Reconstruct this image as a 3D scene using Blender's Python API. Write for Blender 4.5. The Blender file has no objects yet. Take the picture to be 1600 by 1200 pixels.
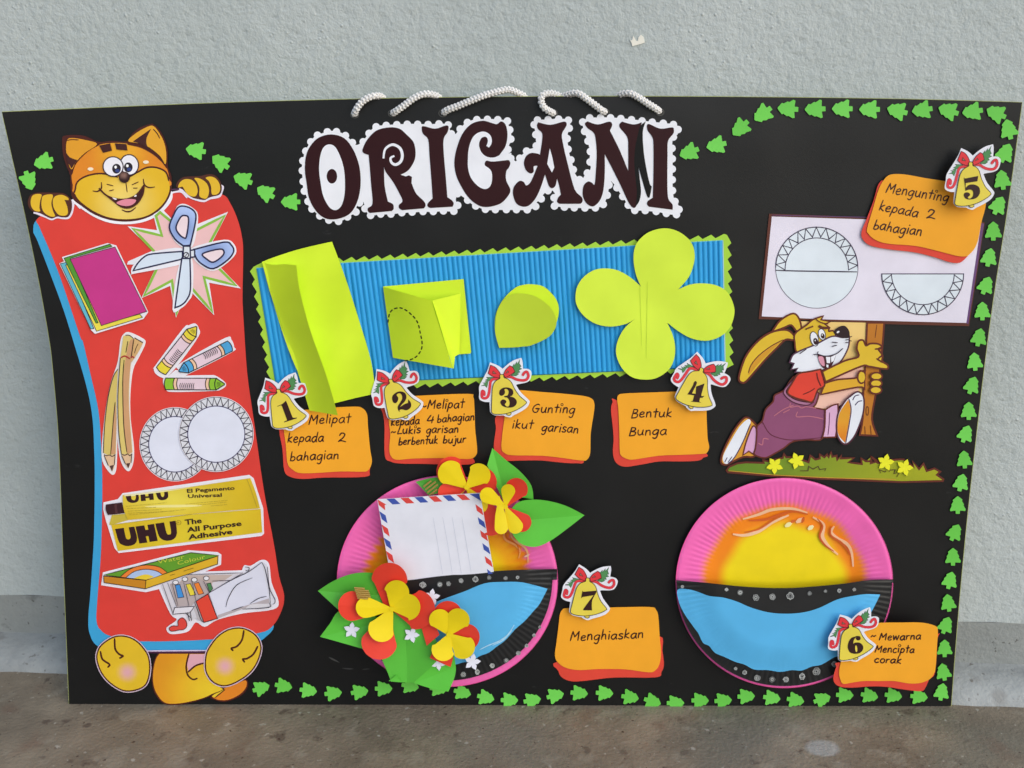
import bpy, bmesh, math, random
import numpy as np
from mathutils import Vector, Matrix
from mathutils.geometry import tessellate_polygon
random.seed(7)
R = math.radians
sc = bpy.context.scene
COL = sc.collection

# ------------------------------------------------------------------ camera, sky, sun, exposure
CAM = np.array([0.01501293, -0.81164737, 0.57657899])
AR = np.array([0.99990759, 0.01230595, -0.00577633])      # camera right
AU = np.array([0.00180663, 0.30084987, 0.9536698])        # camera up
AF = np.array([-0.01347362, 0.95359211, -0.30079984])     # camera forward
cd = bpy.data.cameras.new('camera'); cam = bpy.data.objects.new('camera', cd); COL.objects.link(cam)
cd.lens = 35; cd.sensor_width = 36; cd.clip_start = .02; cd.clip_end = 60
cam.matrix_world = Matrix([[AR[0], AU[0], -AF[0], CAM[0]], [AR[1], AU[1], -AF[1], CAM[1]],
                           [AR[2], AU[2], -AF[2], CAM[2]], [0, 0, 0, 1]])
cd.dof.use_dof = True; cd.dof.focus_distance = .86; cd.dof.aperture_fstop = 9
sc.camera = cam

SUN_EL, SUN_AZ = 34, 135          # azimuth of the sun measured from +Y towards +X
w = bpy.data.worlds.new('World'); sc.world = w; w.use_nodes = True
nt = w.node_tree; bg = nt.nodes['Background']
sky = nt.nodes.new('ShaderNodeTexSky'); sky.sky_type = 'NISHITA'; sky.sun_disc = False
sky.sun_elevation = R(SUN_EL); sky.sun_rotation = R(SUN_AZ); sky.dust_density = 1.6; sky.air_density = 1.0
nt.links.new(sky.outputs[0], bg.inputs[0]); bg.inputs[1].default_value = 0.148
ld = bpy.data.lights.new('sun', 'SUN'); sun = bpy.data.objects.new('sun', ld); COL.objects.link(sun)
ld.energy = 1.1; ld.angle = R(75); ld.color = (.975, 1, .99)
sd = Vector((math.sin(R(SUN_AZ)) * math.cos(R(SUN_EL)), math.cos(R(SUN_AZ)) * math.cos(R(SUN_EL)), math.sin(R(SUN_EL))))
sun.location = sd * 5
sun.rotation_euler = (-sd).to_track_quat('-Z', 'Y').to_euler()
vs = sc.view_settings
vs.view_transform = 'Standard'; vs.look = 'None'; vs.gamma = 1; vs.use_curve_mapping = False
vs.exposure = 0.19
ILL = np.array([.80, .82, .86])   # how bright a white sheet comes out; colours below are noted as seen

# ------------------------------------------------------------------ the board's own frame
FPX, HB = 1555.6, 0.5489158
BETA = R(4)
BX = np.array([1, 0, 0.]); BY = np.array([0, math.sin(BETA), math.cos(BETA)]); BZ = np.array([0, math.cos(BETA), -math.sin(BETA)])
CEN = BY * HB / 2
M_B = np.stack([BX, BY, BZ])            # world -> board rows
CB = M_B @ (CAM - CEN)

def warp(X, Y):
    """the mounting board is bent: both upper corners curl forward"""
    yy = np.clip((Y + HB / 2) / HB, 0, 1.1) ** 1.3
    l = np.clip((-.12 - X) / .30, 0, 2); r = np.clip((X - .15) / .27, 0, 2)
    return .028 * l * l * yy + .012 * r * r * yy

def P(uvh):
    """points of the sheet (u, v in the layout grid of the poster, h metres in front of it) -> world"""
    a = np.asarray(uvh, float).reshape(-1, 3)
    d = (AR[None] * ((a[:, 0:1] - 800) / FPX) + AU[None] * ((600 - a[:, 1:2]) / FPX) + AF[None]) @ M_B.T
    z = -a[:, 2]
    b = None
    for k in range(7):
        s = (z - CB[2]) / d[:, 2]
        b = CB[None] + d * s[:, None]
        z = -(a[:, 2] + warp(b[:, 0], b[:, 1]))
    return CEN[None] + b @ M_B

def ray(u, v):
    return AR * ((u - 800) / FPX) + AU * ((600 - v) / FPX) + AF

# ------------------------------------------------------------------ materials
def lin(hexs):
    hexs = hexs.lstrip('#')
    c = np.array([int(hexs[i:i + 2], 16) / 255 for i in (0, 2, 4)])
    return np.where(c <= .04045, c / 12.92, ((c + .055) / 1.055) ** 2.4)

def alb(hexs):
    return np.clip(lin(hexs) / ILL, 0.004, .97)

MATS = {}
def new_mat(name):
    m = bpy.data.materials.new(name); m.use_nodes = True
    nt = m.node_tree; return m, nt, nt.nodes['Principled BSDF'], nt.nodes.new, nt.links.new

def paper(hexs, rough=.55, kind='paper', spec=.35, grain=.05):
    key = (hexs, rough, kind)
    if key in MATS: return MATS[key]
    m, nt, b, N, L = new_mat(f'{kind}_{hexs.strip("#")}')
    tc = N('ShaderNodeTexCoord')
    n1 = N('ShaderNodeTexNoise'); n1.inputs['Scale'].default_value = 38; n1.inputs['Detail'].default_value = 5
    n2 = N('ShaderNodeTexNoise'); n2.inputs['Scale'].default_value = 1400; n2.inputs['Detail'].default_value = 2
    L(tc.outputs['Object'], n1.inputs['Vector']); L(tc.outputs['Object'], n2.inputs['Vector'])
    mr = N('ShaderNodeMapRange'); mr.inputs['To Min'].default_value = 1 - grain; mr.inputs['To Max'].default_value = 1 + grain
    mr.inputs['From Min'].default_value = .3; mr.inputs['From Max'].default_value = .7
    L(n1.outputs['Fac'], mr.inputs['Value'])
    vm = N('ShaderNodeVectorMath'); vm.operation = 'SCALE'
    if kind == 'tinted':
        at = N('ShaderNodeAttribute'); at.attribute_name = 'tint'; L(at.outputs['Color'], vm.inputs[0])
    else:
        vm.inputs[0].default_value = tuple(alb(hexs))
    L(mr.outputs[0], vm.inputs['Scale']); L(vm.outputs[0], b.inputs['Base Color'])
    b.inputs['Roughness'].default_value = rough; b.inputs['Specular IOR Level'].default_value = spec
    bp = N('ShaderNodeBump'); bp.inputs['Strength'].default_value = .12; bp.inputs['Distance'].default_value = .0004
    L(n2.outputs['Fac'], bp.inputs['Height'])
    n3 = N('ShaderNodeTexNoise'); n3.inputs['Scale'].default_value = 22; n3.inputs['Detail'].default_value = 1
    L(tc.outputs['Object'], n3.inputs['Vector'])
    b2 = N('ShaderNodeBump'); b2.inputs['Strength'].default_value = .25; b2.inputs['Distance'].default_value = .0035
    L(n3.outputs['Fac'], b2.inputs['Height']); L(bp.outputs[0], b2.inputs['Normal'])
    L(b2.outputs[0], b.inputs['Normal'])
    MATS[key] = m
    return m
def ink(hexs): return paper(hexs, .5, 'ink')
TINT = lambda: paper('#ffffff', .42, 'tinted')

# ------------------------------------------------------------------ outlines
def T(x0, y0, s):
    return (x0, y0, s, s)

def parse(t, txt):
    out = []
    for tok in txt.split():
        c = tok.endswith('*'); tok = tok.rstrip('*')
        x, y = tok.split(',')
        if callable(t): u, v = t(float(x), float(y))
        else: u, v = t[0] + float(x) * t[2], t[1] + float(y) * t[3]
        out.append((u, v, c))
    return out

def cr(p, closed, n):
    """Catmull-Rom through the points; those marked * stay corners"""
    m = len(p); res = []
    rng = range(m if closed else m - 1)
    for i in rng:
        p1 = p[i]; p2 = p[(i + 1) % m]
        p0 = p[(i - 1) % m] if (closed or i > 0) else p1
        p3 = p[(i + 2) % m] if (closed or i < m - 2) else p2
        if p1[2]: p0 = p1
        if p2[2]: p3 = p2
        if p1[2] and p2[2]:
            res.append((p1[0], p1[1])); continue
        for k in range(n):
            t = k / n; t2 = t * t; t3 = t2 * t
            res.append(tuple(.5 * (2 * p1[a] + (p2[a] - p0[a]) * t + (2 * p0[a] - 5 * p1[a] + 4 * p2[a] - p3[a]) * t2
                                   + (3 * p1[a] - p0[a] - 3 * p2[a] + p3[a]) * t3) for a in (0, 1)))
    if not closed: res.append((p[-1][0], p[-1][1]))
    return res

def S(t, txt, n=4): return cr(parse(t, txt), True, n)          # smooth closed outline
def O(t, txt, n=4): return cr(parse(t, txt), False, n)         # smooth open line
def G(t, txt): return [(a, b) for a, b, c in parse(t, txt)]    # straight pieces
def ell(t, cx, cy, rx, ry, rot=0, n=28, a0=0, a1=360):
    out = []
    full = abs(a1 - a0) >= 360
    for k in range(n if full else n + 1):
        a = R(a0 + (a1 - a0) * k / n); x = rx * math.cos(a); y = ry * math.sin(a)
        c, s = math.cos(R(rot)), math.sin(R(rot))
        X, Y = cx + x * c - y * s, cy + x * s + y * c
        out.append(t(X, Y) if callable(t) else (t[0] + X * t[2], t[1] + Y * t[3]))
    return out
def sc_about(pts, k, c=None, ky=None):
    if c is None: c = (sum(p[0] for p in pts) / len(pts), sum(p[1] for p in pts) / len(pts))
    ky = ky or k
    return [(c[0] + (x - c[0]) * k, c[1] + (y - c[1]) * ky) for x, y in pts]
def area(p): return .5 * sum(p[i][0] * p[(i + 1) % len(p)][1] - p[(i + 1) % len(p)][0] * p[i][1] for i in range(len(p)))
def inset(pts, d):
    """move an outline inwards by d (negative: outwards)"""
    m = len(pts); sg = 1 if area(pts) > 0 else -1; out = []
    for i in range(m):
        a, b, c = pts[i - 1], pts[i], pts[(i + 1) % m]
        tx, ty = c[0] - a[0], c[1] - a[1]; l = math.hypot(tx, ty) or 1
        out.append((b[0] - ty / l * d * sg, b[1] + tx / l * d * sg))
    return out
def resample(pts, step, closed=True):
    out = []; m = len(pts)
    for i in range(m if closed else m - 1):
        a, b = pts[i], pts[(i + 1) % m]; n = max(1, int(math.hypot(b[0] - a[0], b[1] - a[1]) / step + .999))
        out += [(a[0] + (b[0] - a[0]) * k / n, a[1] + (b[1] - a[1]) * k / n) for k in range(n)]
    if not closed: out.append(pts[-1])
    return out

# ------------------------------------------------------------------ pieces
class Part:
    def __init__(s, h=.001, step=4e-5, surf=None):
        s.V = []; s.C = []; s.F = []; s.MI = []; s.SM = []; s.mats = []; s.h = h; s.step = step; s.surf = surf; s.W = None
    def mi(s, m):
        if m not in s.mats: s.mats.append(m)
        return s.mats.index(m)
    def hh(s, u, v, h):
        return h + (s.surf(u, v) if s.surf else 0)
    def fill(s, pts, color, h=None, t=0, cell=20, grad=None, cuts=(), mat=None, surf=None):
        """flat shape; grad = (cx, cy, r, colour2[, k]) blends an airbrushed second colour outwards from a centre"""
        h = s.h if h is None else h
        clean = []
        for p in pts:
            if not clean or math.hypot(p[0] - clean[-1][0], p[1] - clean[-1][1]) > .02: clean.append(p)
        if math.hypot(clean[0][0] - clean[-1][0], clean[0][1] - clean[-1][1]) < .02: clean.pop()
        pts = clean
        tris = tessellate_polygon([[Vector((p[0], p[1], 0)) for p in pts]])
        bm = bmesh.new(); vs = [bm.verts.new((p[0], p[1], 0)) for p in pts]
        for a in tris:
            A = [pts[i] for i in a]
            ar = area(A)
            if abs(ar) < 1e-6: continue
            if ar > 0: a = a[::-1]
            try: bm.faces.new([vs[i] for i in a])
            except ValueError: pass
        if grad: cell = min(cell, 5)
        xs = [p[0] for p in pts]; ys = [p[1] for p in pts]
        def cut(co, no):
            bmesh.ops.bisect_plane(bm, geom=bm.verts[:] + bm.edges[:] + bm.faces[:], plane_co=co, plane_no=no, dist=1e-4)
        if max(xs) - min(xs) > cell * .6:
            for k in range(int(min(xs) // cell) + 1, int(max(xs) // cell) + 1): cut((k * cell, 0, 0), (1, 0, 0))
        if max(ys) - min(ys) > cell * .6:
            for k in range(int(min(ys) // cell) + 1, int(max(ys) // cell) + 1): cut((0, k * cell, 0), (0, 1, 0))
        for (ax, ay, bx, by) in cuts: cut((ax, ay, 0), (-(by - ay), bx - ax, 0))
        base = len(s.V); m = s.mi(TINT() if grad else (mat or paper(color)))
        bm.verts.index_update()
        c1 = alb(color)
        for v in bm.verts:
            x, y = v.co.x, v.co.y
            hz = s.hh(x, y, h) + (surf(x, y) if surf else 0)
            s.V.append((x, y, hz))
            if grad:
                cx, cy, r, col2 = grad[:4]; ky = grad[4] if len(grad) > 4 else 1
                f = min(1, max(0, math.hypot(x - cx, (y - cy) / ky) / r)); f = f * f * (3 - 2 * f)
                s.C.append(tuple(c1 * (1 - f) + alb(col2) * f))
            else: s.C.append(tuple(c1))
        for f in bm.faces:
            s.F.append([base + v.index for v in f.verts]); s.MI.append(m); s.SM.append(bool(surf or s.surf))
        bm.free()
        if t:
            rp = resample(pts, cell); base = len(s.V); n = len(rp)
            for (x, y) in rp:
                z = s.hh(x, y, h) + (surf(x, y) if surf else 0)
                s.V += [(x, y, z), (x, y, z - t)]; s.C += [tuple(c1)] * 2
            for i in range(n):
                j = (i + 1) % n
                s.F.append([base + 2 * i, base + 2 * i + 1, base + 2 * j + 1, base + 2 * j]); s.MI.append(m); s.SM.append(False)
        s.h += s.step if h == s.h else 0
        return s
    def line(s, pts, wd, color, closed=False, taper=0, h=None, mat=None, surf=None):
        h = s.h if h is None else h
        if mat is None and wd < 3.6: wd *= 1.3
        pts = resample(list(pts) + ([pts[0]] if closed else []), 18, False)
        q = [pts[0]]
        for p in pts[1:]:
            if math.hypot(p[0] - q[-1][0], p[1] - q[-1][1]) > .05: q.append(p)
        pts = q; n = len(pts)
        if n < 2: return s
        if not closed:      # slightly extended, rounded-looking ends
            for a, b in ((0, 1), (-1, -2)):
                dx, dy = pts[a][0] - pts[b][0], pts[a][1] - pts[b][1]; l = math.hypot(dx, dy)
                pts[a] = (pts[a][0] + dx / l * wd * .25, pts[a][1] + dy / l * wd * .25)
        base = len(s.V); m = s.mi(mat or ink(color)); c1 = tuple(alb(color))
        for i, p in enumerate(pts):
            a = pts[max(0, i - 1)] if not closed else pts[(i - 1) if i else n - 2]
            b = pts[min(n - 1, i + 1)] if not closed else pts[(i + 1) if i < n - 1 else 1]
            t1 = np.array([p[0] - a[0], p[1] - a[1]]); t2 = np.array([b[0] - p[0], b[1] - p[1]])
            l1, l2 = np.linalg.norm(t1), np.linalg.norm(t2)
            if l1 < 1e-6: t1 = t2; l1 = l2
            if l2 < 1e-6: t2 = t1; l2 = l1
            t1 = t1 / l1; t2 = t2 / l2; t = t1 + t2; l = np.linalg.norm(t)
            t = t / l if l > .3 else t2
            ww = wd / 2 / max(.6, l / 2)
            if taper:
                f = i / (n - 1); ww *= (1 - taper) + taper * math.sin(math.pi * min(1, max(0, f)))
            elif not closed and i in (0, n - 1): ww *= .7
            nx, ny = -t[1] * ww, t[0] * ww
            for sg in (1, -1):
                x, y = p[0] + sg * nx, p[1] + sg * ny
                s.V.append((x, y, s.hh(x, y, h) + (surf(x, y) if surf else 0))); s.C.append(c1)
        for i in range(n - 1):
            s.F.append([base + 2 * i, base + 2 * i + 2, base + 2 * i + 3, base + 2 * i + 1][::-1]); s.MI.append(m); s.SM.append(False)
        s.h += s.step if h == s.h else 0
        return s
    def grid(s, fn, ni, nj, color, mat=None, colfn=None, smooth=True):
        base = len(s.V); m = s.mi(mat or paper(color)); c1 = tuple(alb(color)) if color else (1, 1, 1)
        for i in range(ni):
            for j in range(nj):
                u, v, h = fn(i / (ni - 1), j / (nj - 1)); s.V.append((u, v, h)); s.C.append(colfn(u, v) if colfn else c1)
        for i in range(ni - 1):
            for j in range(nj - 1):
                a = base + i * nj + j
                s.F.append([a, a + 1, a + nj + 1, a + nj]); s.MI.append(m); s.SM.append(smooth)
        return s
    def done(s, name, parent=None, label=None, cat=None, group=None, kind=None):
        if s.W is None: s.W = P(np.array(s.V))
        W = s.W; c = (W.min(0) + W.max(0)) / 2
        me = bpy.data.meshes.new(name)
        me.from_pydata([tuple(x) for x in (W - c)], [], s.F)
        for m in s.mats: me.materials.append(m)
        me.polygons.foreach_set('material_index', s.MI); me.polygons.foreach_set('use_smooth', s.SM)
        if any(m.name.startswith('tinted') for m in s.mats):
            at = me.color_attributes.new('tint', 'FLOAT_COLOR', 'POINT')
            at.data.foreach_set('color', np.hstack([np.array(s.C), np.ones((len(s.C), 1))]).ravel())
        me.update()
        o = bpy.data.objects.new(name, me); COL.objects.link(o)
        o['wc'] = tuple(c)
        if parent:
            o.parent = parent; o.location = Vector(c) - Vector(parent['wc'])
        else: o.location = c
        tag(o, label, cat, group, kind)
        return o

def tag(o, label=None, cat=None, group=None, kind=None):
    for k, v in (('label', label), ('category', cat), ('group', group), ('kind', kind)):
        if v: o[k] = v
def thing(name, u, v, h, label, cat, group=None):
    o = bpy.data.objects.new(name, None); COL.objects.link(o); o.empty_display_size = .01
    p = P([(u, v, h)])[0]; o.location = p; o['wc'] = tuple(p); tag(o, label, cat, group)
    return o

WHITE, DARK, BROWN = '#d4d8e4', '#22181f', '#4c1b12'

# ------------------------------------------------------------------ the setting: floor, kerb, wall
WA = np.array([-0.5157854, 0.05302717, 0.]); WN = np.array([0.05387565, 0.99854765, 0.]); WE = np.array([0.99854765, -0.05387565, 0.])
def wallpt(e, d, z): return WA + WE * e + WN * d + np.array([0, 0, z])
def wall_px(u, v, d):
    r = ray(u, v); s = ((WA - CAM) @ WN + d) / (r @ WN); return CAM + r * s
def struct(name, V, F, mat, smooth=False):
    me = bpy.data.meshes.new(name); V = np.array(V); c = V.mean(0)
    me.from_pydata([tuple(x - c) for x in V], [], F); me.materials.append(mat)
    if smooth: me.polygons.foreach_set('use_smooth', [True] * len(F))
    o = bpy.data.objects.new(name, me); o.location = c; o['wc'] = tuple(c); COL.objects.link(o); o['kind'] = 'structure'; return o

def stucco():
    m, nt, b, N, L = new_mat('painted_stucco')
    g = N('ShaderNodeNewGeometry')
    def noise(s, d=4, r=.55):
        n = N('ShaderNodeTexNoise'); n.inputs['Scale'].default_value = s; n.inputs['Detail'].default_value = d; n.inputs['Roughness'].default_value = r
        L(g.outputs['Position'], n.inputs['Vector']); return n
    n1, n2, n3, n4 = noise(70, 3), noise(210, 4, .6), noise(620, 2), noise(3.5, 5)
    vo = N('ShaderNodeTexVoronoi'); vo.inputs['Scale'].default_value = 150; L(g.outputs['Position'], vo.inputs['Vector'])
    pit = N('ShaderNodeMapRange'); pit.inputs['From Min'].default_value = .0; pit.inputs['From Max'].default_value = .22
    L(vo.outputs['Distance'], pit.inputs['Value'])
    msk = N('ShaderNodeMapRange'); msk.inputs['From Min'].default_value = .50; msk.inputs['From Max'].default_value = .60
    n5 = noise(14, 3); L(n5.outputs['Fac'], msk.inputs['Value'])
    pm = N('ShaderNodeMix'); pm.data_type = 'FLOAT'; L(msk.outputs[0], pm.inputs[0]); pm.inputs[2].default_value = 1; L(pit.outputs[0], pm.inputs[3])
    def ma(op, a, b_):
        k = N('ShaderNodeMath'); k.operation = op
        for i, x in enumerate((a, b_)):
            if isinstance(x, (int, float)): k.inputs[i].default_value = x
            else: L(x, k.inputs[i])
        return k.outputs[0]
    h = ma('ADD', ma('MULTIPLY', n1.outputs['Fac'], 1.0), ma('MULTIPLY', n2.outputs['Fac'], .75))
    h = ma('ADD', h, ma('MULTIPLY', n3.outputs['Fac'], .18)); h = ma('ADD', h, ma('MULTIPLY', pm.outputs[0], -.42))
    bp = N('ShaderNodeBump'); bp.inputs['Strength'].default_value = .8; bp.inputs['Distance'].default_value = .0019
    L(h, bp.inputs['Height']); L(bp.outputs[0], b.inputs['Normal'])
    cr_ = N('ShaderNodeValToRGB'); L(n4.outputs['Fac'], cr_.inputs[0])
    a1, a2 = alb('#a2abac'), alb('#aeb6b7')
    cr_.color_ramp.elements[0].position = .35; cr_.color_ramp.elements[0].color = (*a1, 1)
    cr_.color_ramp.elements[1].position = .65; cr_.color_ramp.elements[1].color = (*a2, 1)
    # shade of the small hollows, painted into the wall colour
    mx = N('ShaderNodeMix'); mx.data_type = 'RGBA'; mx.inputs[7].default_value = (*alb('#7d8486'), 1)
    dk = N('ShaderNodeMapRange'); dk.inputs['From Min'].default_value = .40; dk.inputs['From Max'].default_value = .28; dk.inputs['To Max'].default_value = .45
    L(n2.outputs['Fac'], dk.inputs['Value']); L(dk.outputs[0], mx.inputs[0]); L(cr_.outputs[0], mx.inputs[6])
    L(mx.outputs[2], b.inputs['Base Color']); b.inputs['Roughness'].default_value = .62
    return m
def plain_cement(name, hexa, hexb, scale, bump, spots=None):
    m, nt, b, N, L = new_mat(name); g = N('ShaderNodeNewGeometry')
    n = N('ShaderNodeTexNoise'); n.inputs['Scale'].default_value = scale; n.inputs['Detail'].default_value = 7; n.inputs['Roughness'].default_value = .62
    L(g.outputs['Position'], n.inputs['Vector'])
    c = N('ShaderNodeValToRGB'); L(n.outputs['Fac'], c.inputs[0])
    c.color_ramp.elements[0].position = .33; c.color_ramp.elements[0].color = (*alb(hexa), 1)
    c.color_ramp.elements[1].position = .68; c.color_ramp.elements[1].color = (*alb(hexb), 1)
    out = c.outputs[0]
    n2 = N('ShaderNodeTexNoise'); n2.inputs['Scale'].default_value = 260; n2.inputs['Detail'].default_value = 4
    L(g.outputs['Position'], n2.inputs['Vector'])
    def speck(lo, hi, col, scl, src, f=1):
        nonlocal out
        k = N('ShaderNodeTexNoise'); k.inputs['Scale'].default_value = scl; k.inputs['Detail'].default_value = 3; L(src, k.inputs['Vector'])
        mr = N('ShaderNodeMapRange'); mr.inputs['From Min'].default_value = lo; mr.inputs['From Max'].default_value = hi; mr.inputs['To Max'].default_value = f
        L(k.outputs['Fac'], mr.inputs['Value'])
        mx = N('ShaderNodeMix'); mx.data_type = 'RGBA'; mx.inputs[7].default_value = (*alb(col), 1); L(mr.outputs[0], mx.inputs[0]); L(out, mx.inputs[6]); out = mx.outputs[2]
    for sp in (spots or []): speck(*sp[:4], g.outputs['Position'], sp[4])
    if name == 'concrete_floor':      # the pale spill near the right
        q = CAM + ray(1286, 1169) * (-CAM[2] / ray(1286, 1169)[2])
        vs_ = N('ShaderNodeVectorMath'); vs_.operation = 'SUBTRACT'; vs_.inputs[1].default_value = tuple(q); L(g.outputs['Position'], vs_.inputs[0])
        v2 = N('ShaderNodeVectorMath'); v2.operation = 'MULTIPLY'; v2.inputs[1].default_value = (1, 1.3, 1); L(vs_.outputs[0], v2.inputs[0])
        ln = N('ShaderNodeVectorMath'); ln.operation = 'LENGTH'; L(v2.outputs[0], ln.inputs[0])
        ad = N('ShaderNodeMath'); ad.operation = 'MULTIPLY_ADD'; L(n.outputs['Fac'], ad.inputs[0]); ad.inputs[1].default_value = -.022; L(ln.outputs['Value'], ad.inputs[2])
        mr = N('ShaderNodeMapRange'); mr.inputs['From Min'].default_value = .0045; mr.inputs['From Max'].default_value = .0; mr.inputs['To Max'].default_value = .5; L(ad.outputs[0], mr.inputs['Value'])
        mx = N('ShaderNodeMix'); mx.data_type = 'RGBA'; mx.inputs[7].default_value = (*alb('#a9adae'), 1); L(mr.outputs[0], mx.inputs[0]); L(out, mx.inputs[6]); out = mx.outputs[2]
    L(out, b.inputs['Base Color']); b.inputs['Roughness'].default_value = .6
    ad = N('ShaderNodeMath'); L(n.outputs['Fac'], ad.inputs[0]); L(n2.outputs['Fac'], ad.inputs[1])
    bp = N('ShaderNodeBump'); bp.inputs['Strength'].default_value = bump; bp.inputs['Distance'].default_value = .002
    L(ad.outputs[0], bp.inputs['Height']); L(bp.outputs[0], b.inputs['Normal'])
    return m

FLOORM = plain_cement('concrete_floor', '#60574b', '#877c6c', 11, .55,
                      [(.62, .70, '#4a3c34', 55, .7), (.52, .66, '#6b675c', 7, .7), (.58, .66, '#8f897c', 33, .35), (.66, .72, '#a8a59c', 120, .6), (.60, .72, '#6b5345', 20, .5), (.68, .71, '#38241c', 190, .8)])
struct('floor', [(-5, -6, 0), (5, -6, 0), (5, 1, 0), (-5, 1, 0)], [[0, 1, 2, 3]], FLOORM)
# kerb at the foot of the wall: sloping toe, then a narrow ledge
prof = [(0, 0), (.003, .0065), (.010, .0115), (.020, .0155), (.029, .0172), (.034, .0172), (.0455, .0176)]
nx = 260; V = []; F = []
for i in range(nx + 1):
    e = -3.0 + 7.0 * i / nx
    for j, (d, z) in enumerate(prof):
        wob = .0010 * math.sin(e * 37 + j) + .0008 * math.sin(e * 91 + 2 * j)
        V.append(wallpt(e, d + (wob if j < 6 else 0), z + (wob * .5 if 0 < j < 6 else 0)))
for i in range(nx):
    for j in range(len(prof) - 1):
        a = i * len(prof) + j; F.append([a, a + len(prof), a + len(prof) + 1, a + 1])
struct('kerb', V, F, plain_cement('painted_kerb', '#848889', '#9a9e9e', 26, .5,
       [(.60, .72, '#6d6a66', 40, .5), (.64, .70, '#5a554f', 150, .7)]), True)
struct('wall_base_band', [wallpt(-3, .045, .010), wallpt(4, .045, .010), wallpt(4, .045, .0660), wallpt(-3, .045, .0588)], [[0, 1, 2, 3]],
       plain_cement('grey_base_paint', '#7f8382', '#8e9291', 18, .5, [(.62, .72, '#5b5d5c', 60, .6), (.66, .70, '#494744', 210, .8)]))
V = []; F = []; ny = 30; nx = 160
for j in range(ny + 1):
    for i in range(nx + 1):
        e = -3.0 + 7.0 * i / nx; z0 = .0588 + .0072 * i / nx; z = z0 + (2.2 - z0) * j / ny
        V.append(wallpt(e, .0425 + (.0025 if j == 0 else 0), z if j else z0 + .0008 * math.sin(e * 60)))
for j in range(ny):
    for i in range(nx):
        a = j * (nx + 1) + i; F.append([a, a + 1, a + nx + 2, a + nx + 1])
wall = struct('wall', V, F, stucco())
chip = [wall_px(900 + x / 8, 20 + y / 8, .0415) for x, y in ((672, 335), (700, 345), (715, 285), (740, 330), (750, 352), (775, 350), (782, 305), (812, 275), (845, 300), (860, 370), (800, 392), (775, 398), (705, 418), (692, 372))]
chip = np.array(chip); cc = chip.mean(0)
me = bpy.data.meshes.new('paint_fleck'); me.from_pydata([tuple(x - cc) for x in chip] + [tuple(x - cc + WN * .001) for x in chip], [],
    [list(range(14))] + [[i, (i + 1) % 14, 14 + (i + 1) % 14, 14 + i] for i in range(14)])
me.materials.append(paper('#dddbd2', .5)); o = bpy.data.objects.new('paint_fleck', me); COL.objects.link(o); o.parent = wall
o.location = Vector(cc) - Vector(wall['wc'])

# ------------------------------------------------------------------ mounting board
board = thing('display_board', 800, 1106, 0, 'large black mounting board with bent upper corners leaning against the wall', 'display board')
OUT = cr([(3, 175, True), (280, 163, 0), (450, 157.5, 0), (620, 153.5, 0), (770, 151.5, 0), (930, 150.5, 0), (1100, 151, 0), (1260, 152.5, 0), (1420, 155, 0), (1597, 160, True),
          (1575, 320, 0), (1553, 460, 0), (1537, 580, 0), (1522, 710, 0), (1510, 820, 0), (1497, 960, 0), (1486, 1103, True),
          (1380, 1106, 0), (1220, 1110, 0), (1060, 1113, 0), (740, 1113.6, 0), (560, 1112, 0), (420, 1110, 0), (250, 1105, 0), (108, 1101, True),
          (104, 1000, 0), (98, 850, 0), (92, 690, 0), (83, 580, 0), (77, 530, 0), (60, 435, 0), (38, 330, 0), (20, 250, 0)], True, 5)
mb, nt_, b_, N_, L_ = new_mat('black_card')
tc = N_('ShaderNodeTexCoord'); n1 = N_('ShaderNodeTexNoise'); n1.inputs['Scale'].default_value = 9; n1.inputs['Detail'].default_value = 6; L_(tc.outputs['Object'], n1.inputs['Vector'])
c_ = N_('ShaderNodeValToRGB'); L_(n1.outputs['Fac'], c_.inputs[0]); c_.color_ramp.elements[0].position = .3; c_.color_ramp.elements[1].position = .75
c_.color_ramp.elements[0].color = (.0066, .0067, .0067, 1); c_.color_ramp.elements[1].color = (.0112, .0110, .0107, 1)
# faint chalky scuffs
n2 = N_('ShaderNodeTexNoise'); n2.inputs['Scale'].default_value = 30; n2.inputs['Detail'].default_value = 8; n2.inputs['Roughness'].default_value = .7
mp = N_('ShaderNodeMapping'); mp.inputs['Scale'].default_value = (1, 1, 2.5); L_(tc.outputs['Object'], mp.inputs['Vector']); L_(mp.outputs[0], n2.inputs['Vector'])
mr = N_('ShaderNodeMapRange'); mr.inputs['From Min'].default_value = .66; mr.inputs['From Max'].default_value = .82; mr.inputs['To Max'].default_value = .35; L_(n2.outputs['Fac'], mr.inputs['Value'])
mx = N_('ShaderNodeMix'); mx.data_type = 'RGBA'; mx.inputs[7].default_value = (.16, .16, .16, 1); L_(mr.outputs[0], mx.inputs[0]); L_(c_.outputs[0], mx.inputs[6]); L_(mx.outputs[2], b_.inputs['Base Color'])
b_.inputs['Roughness'].default_value = .42; b_.inputs['Specular IOR Level'].default_value = .28
n3 = N_('ShaderNodeTexNoise'); n3.inputs['Scale'].default_value = 900; L_(tc.outputs['Object'], n3.inputs['Vector'])
bp = N_('ShaderNodeBump'); bp.inputs['Strength'].default_value = .15; bp.inputs['Distance'].default_value = .0004; L_(n3.outputs['Fac'], bp.inputs['Height'])
n4 = N_('ShaderNodeTexNoise'); n4.inputs['Scale'].default_value = 5; n4.inputs['Detail'].default_value = 2; L_(tc.outputs['Object'], n4.inputs['Vector'])
bq = N_('ShaderNodeBump'); bq.inputs['Strength'].default_value = .5; bq.inputs['Distance'].default_value = .012; L_(n4.outputs['Fac'], bq.inputs['Height']); L_(bp.outputs[0], bq.inputs['Normal']); L_(bq.outputs[0], b_.inputs['Normal'])
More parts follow.
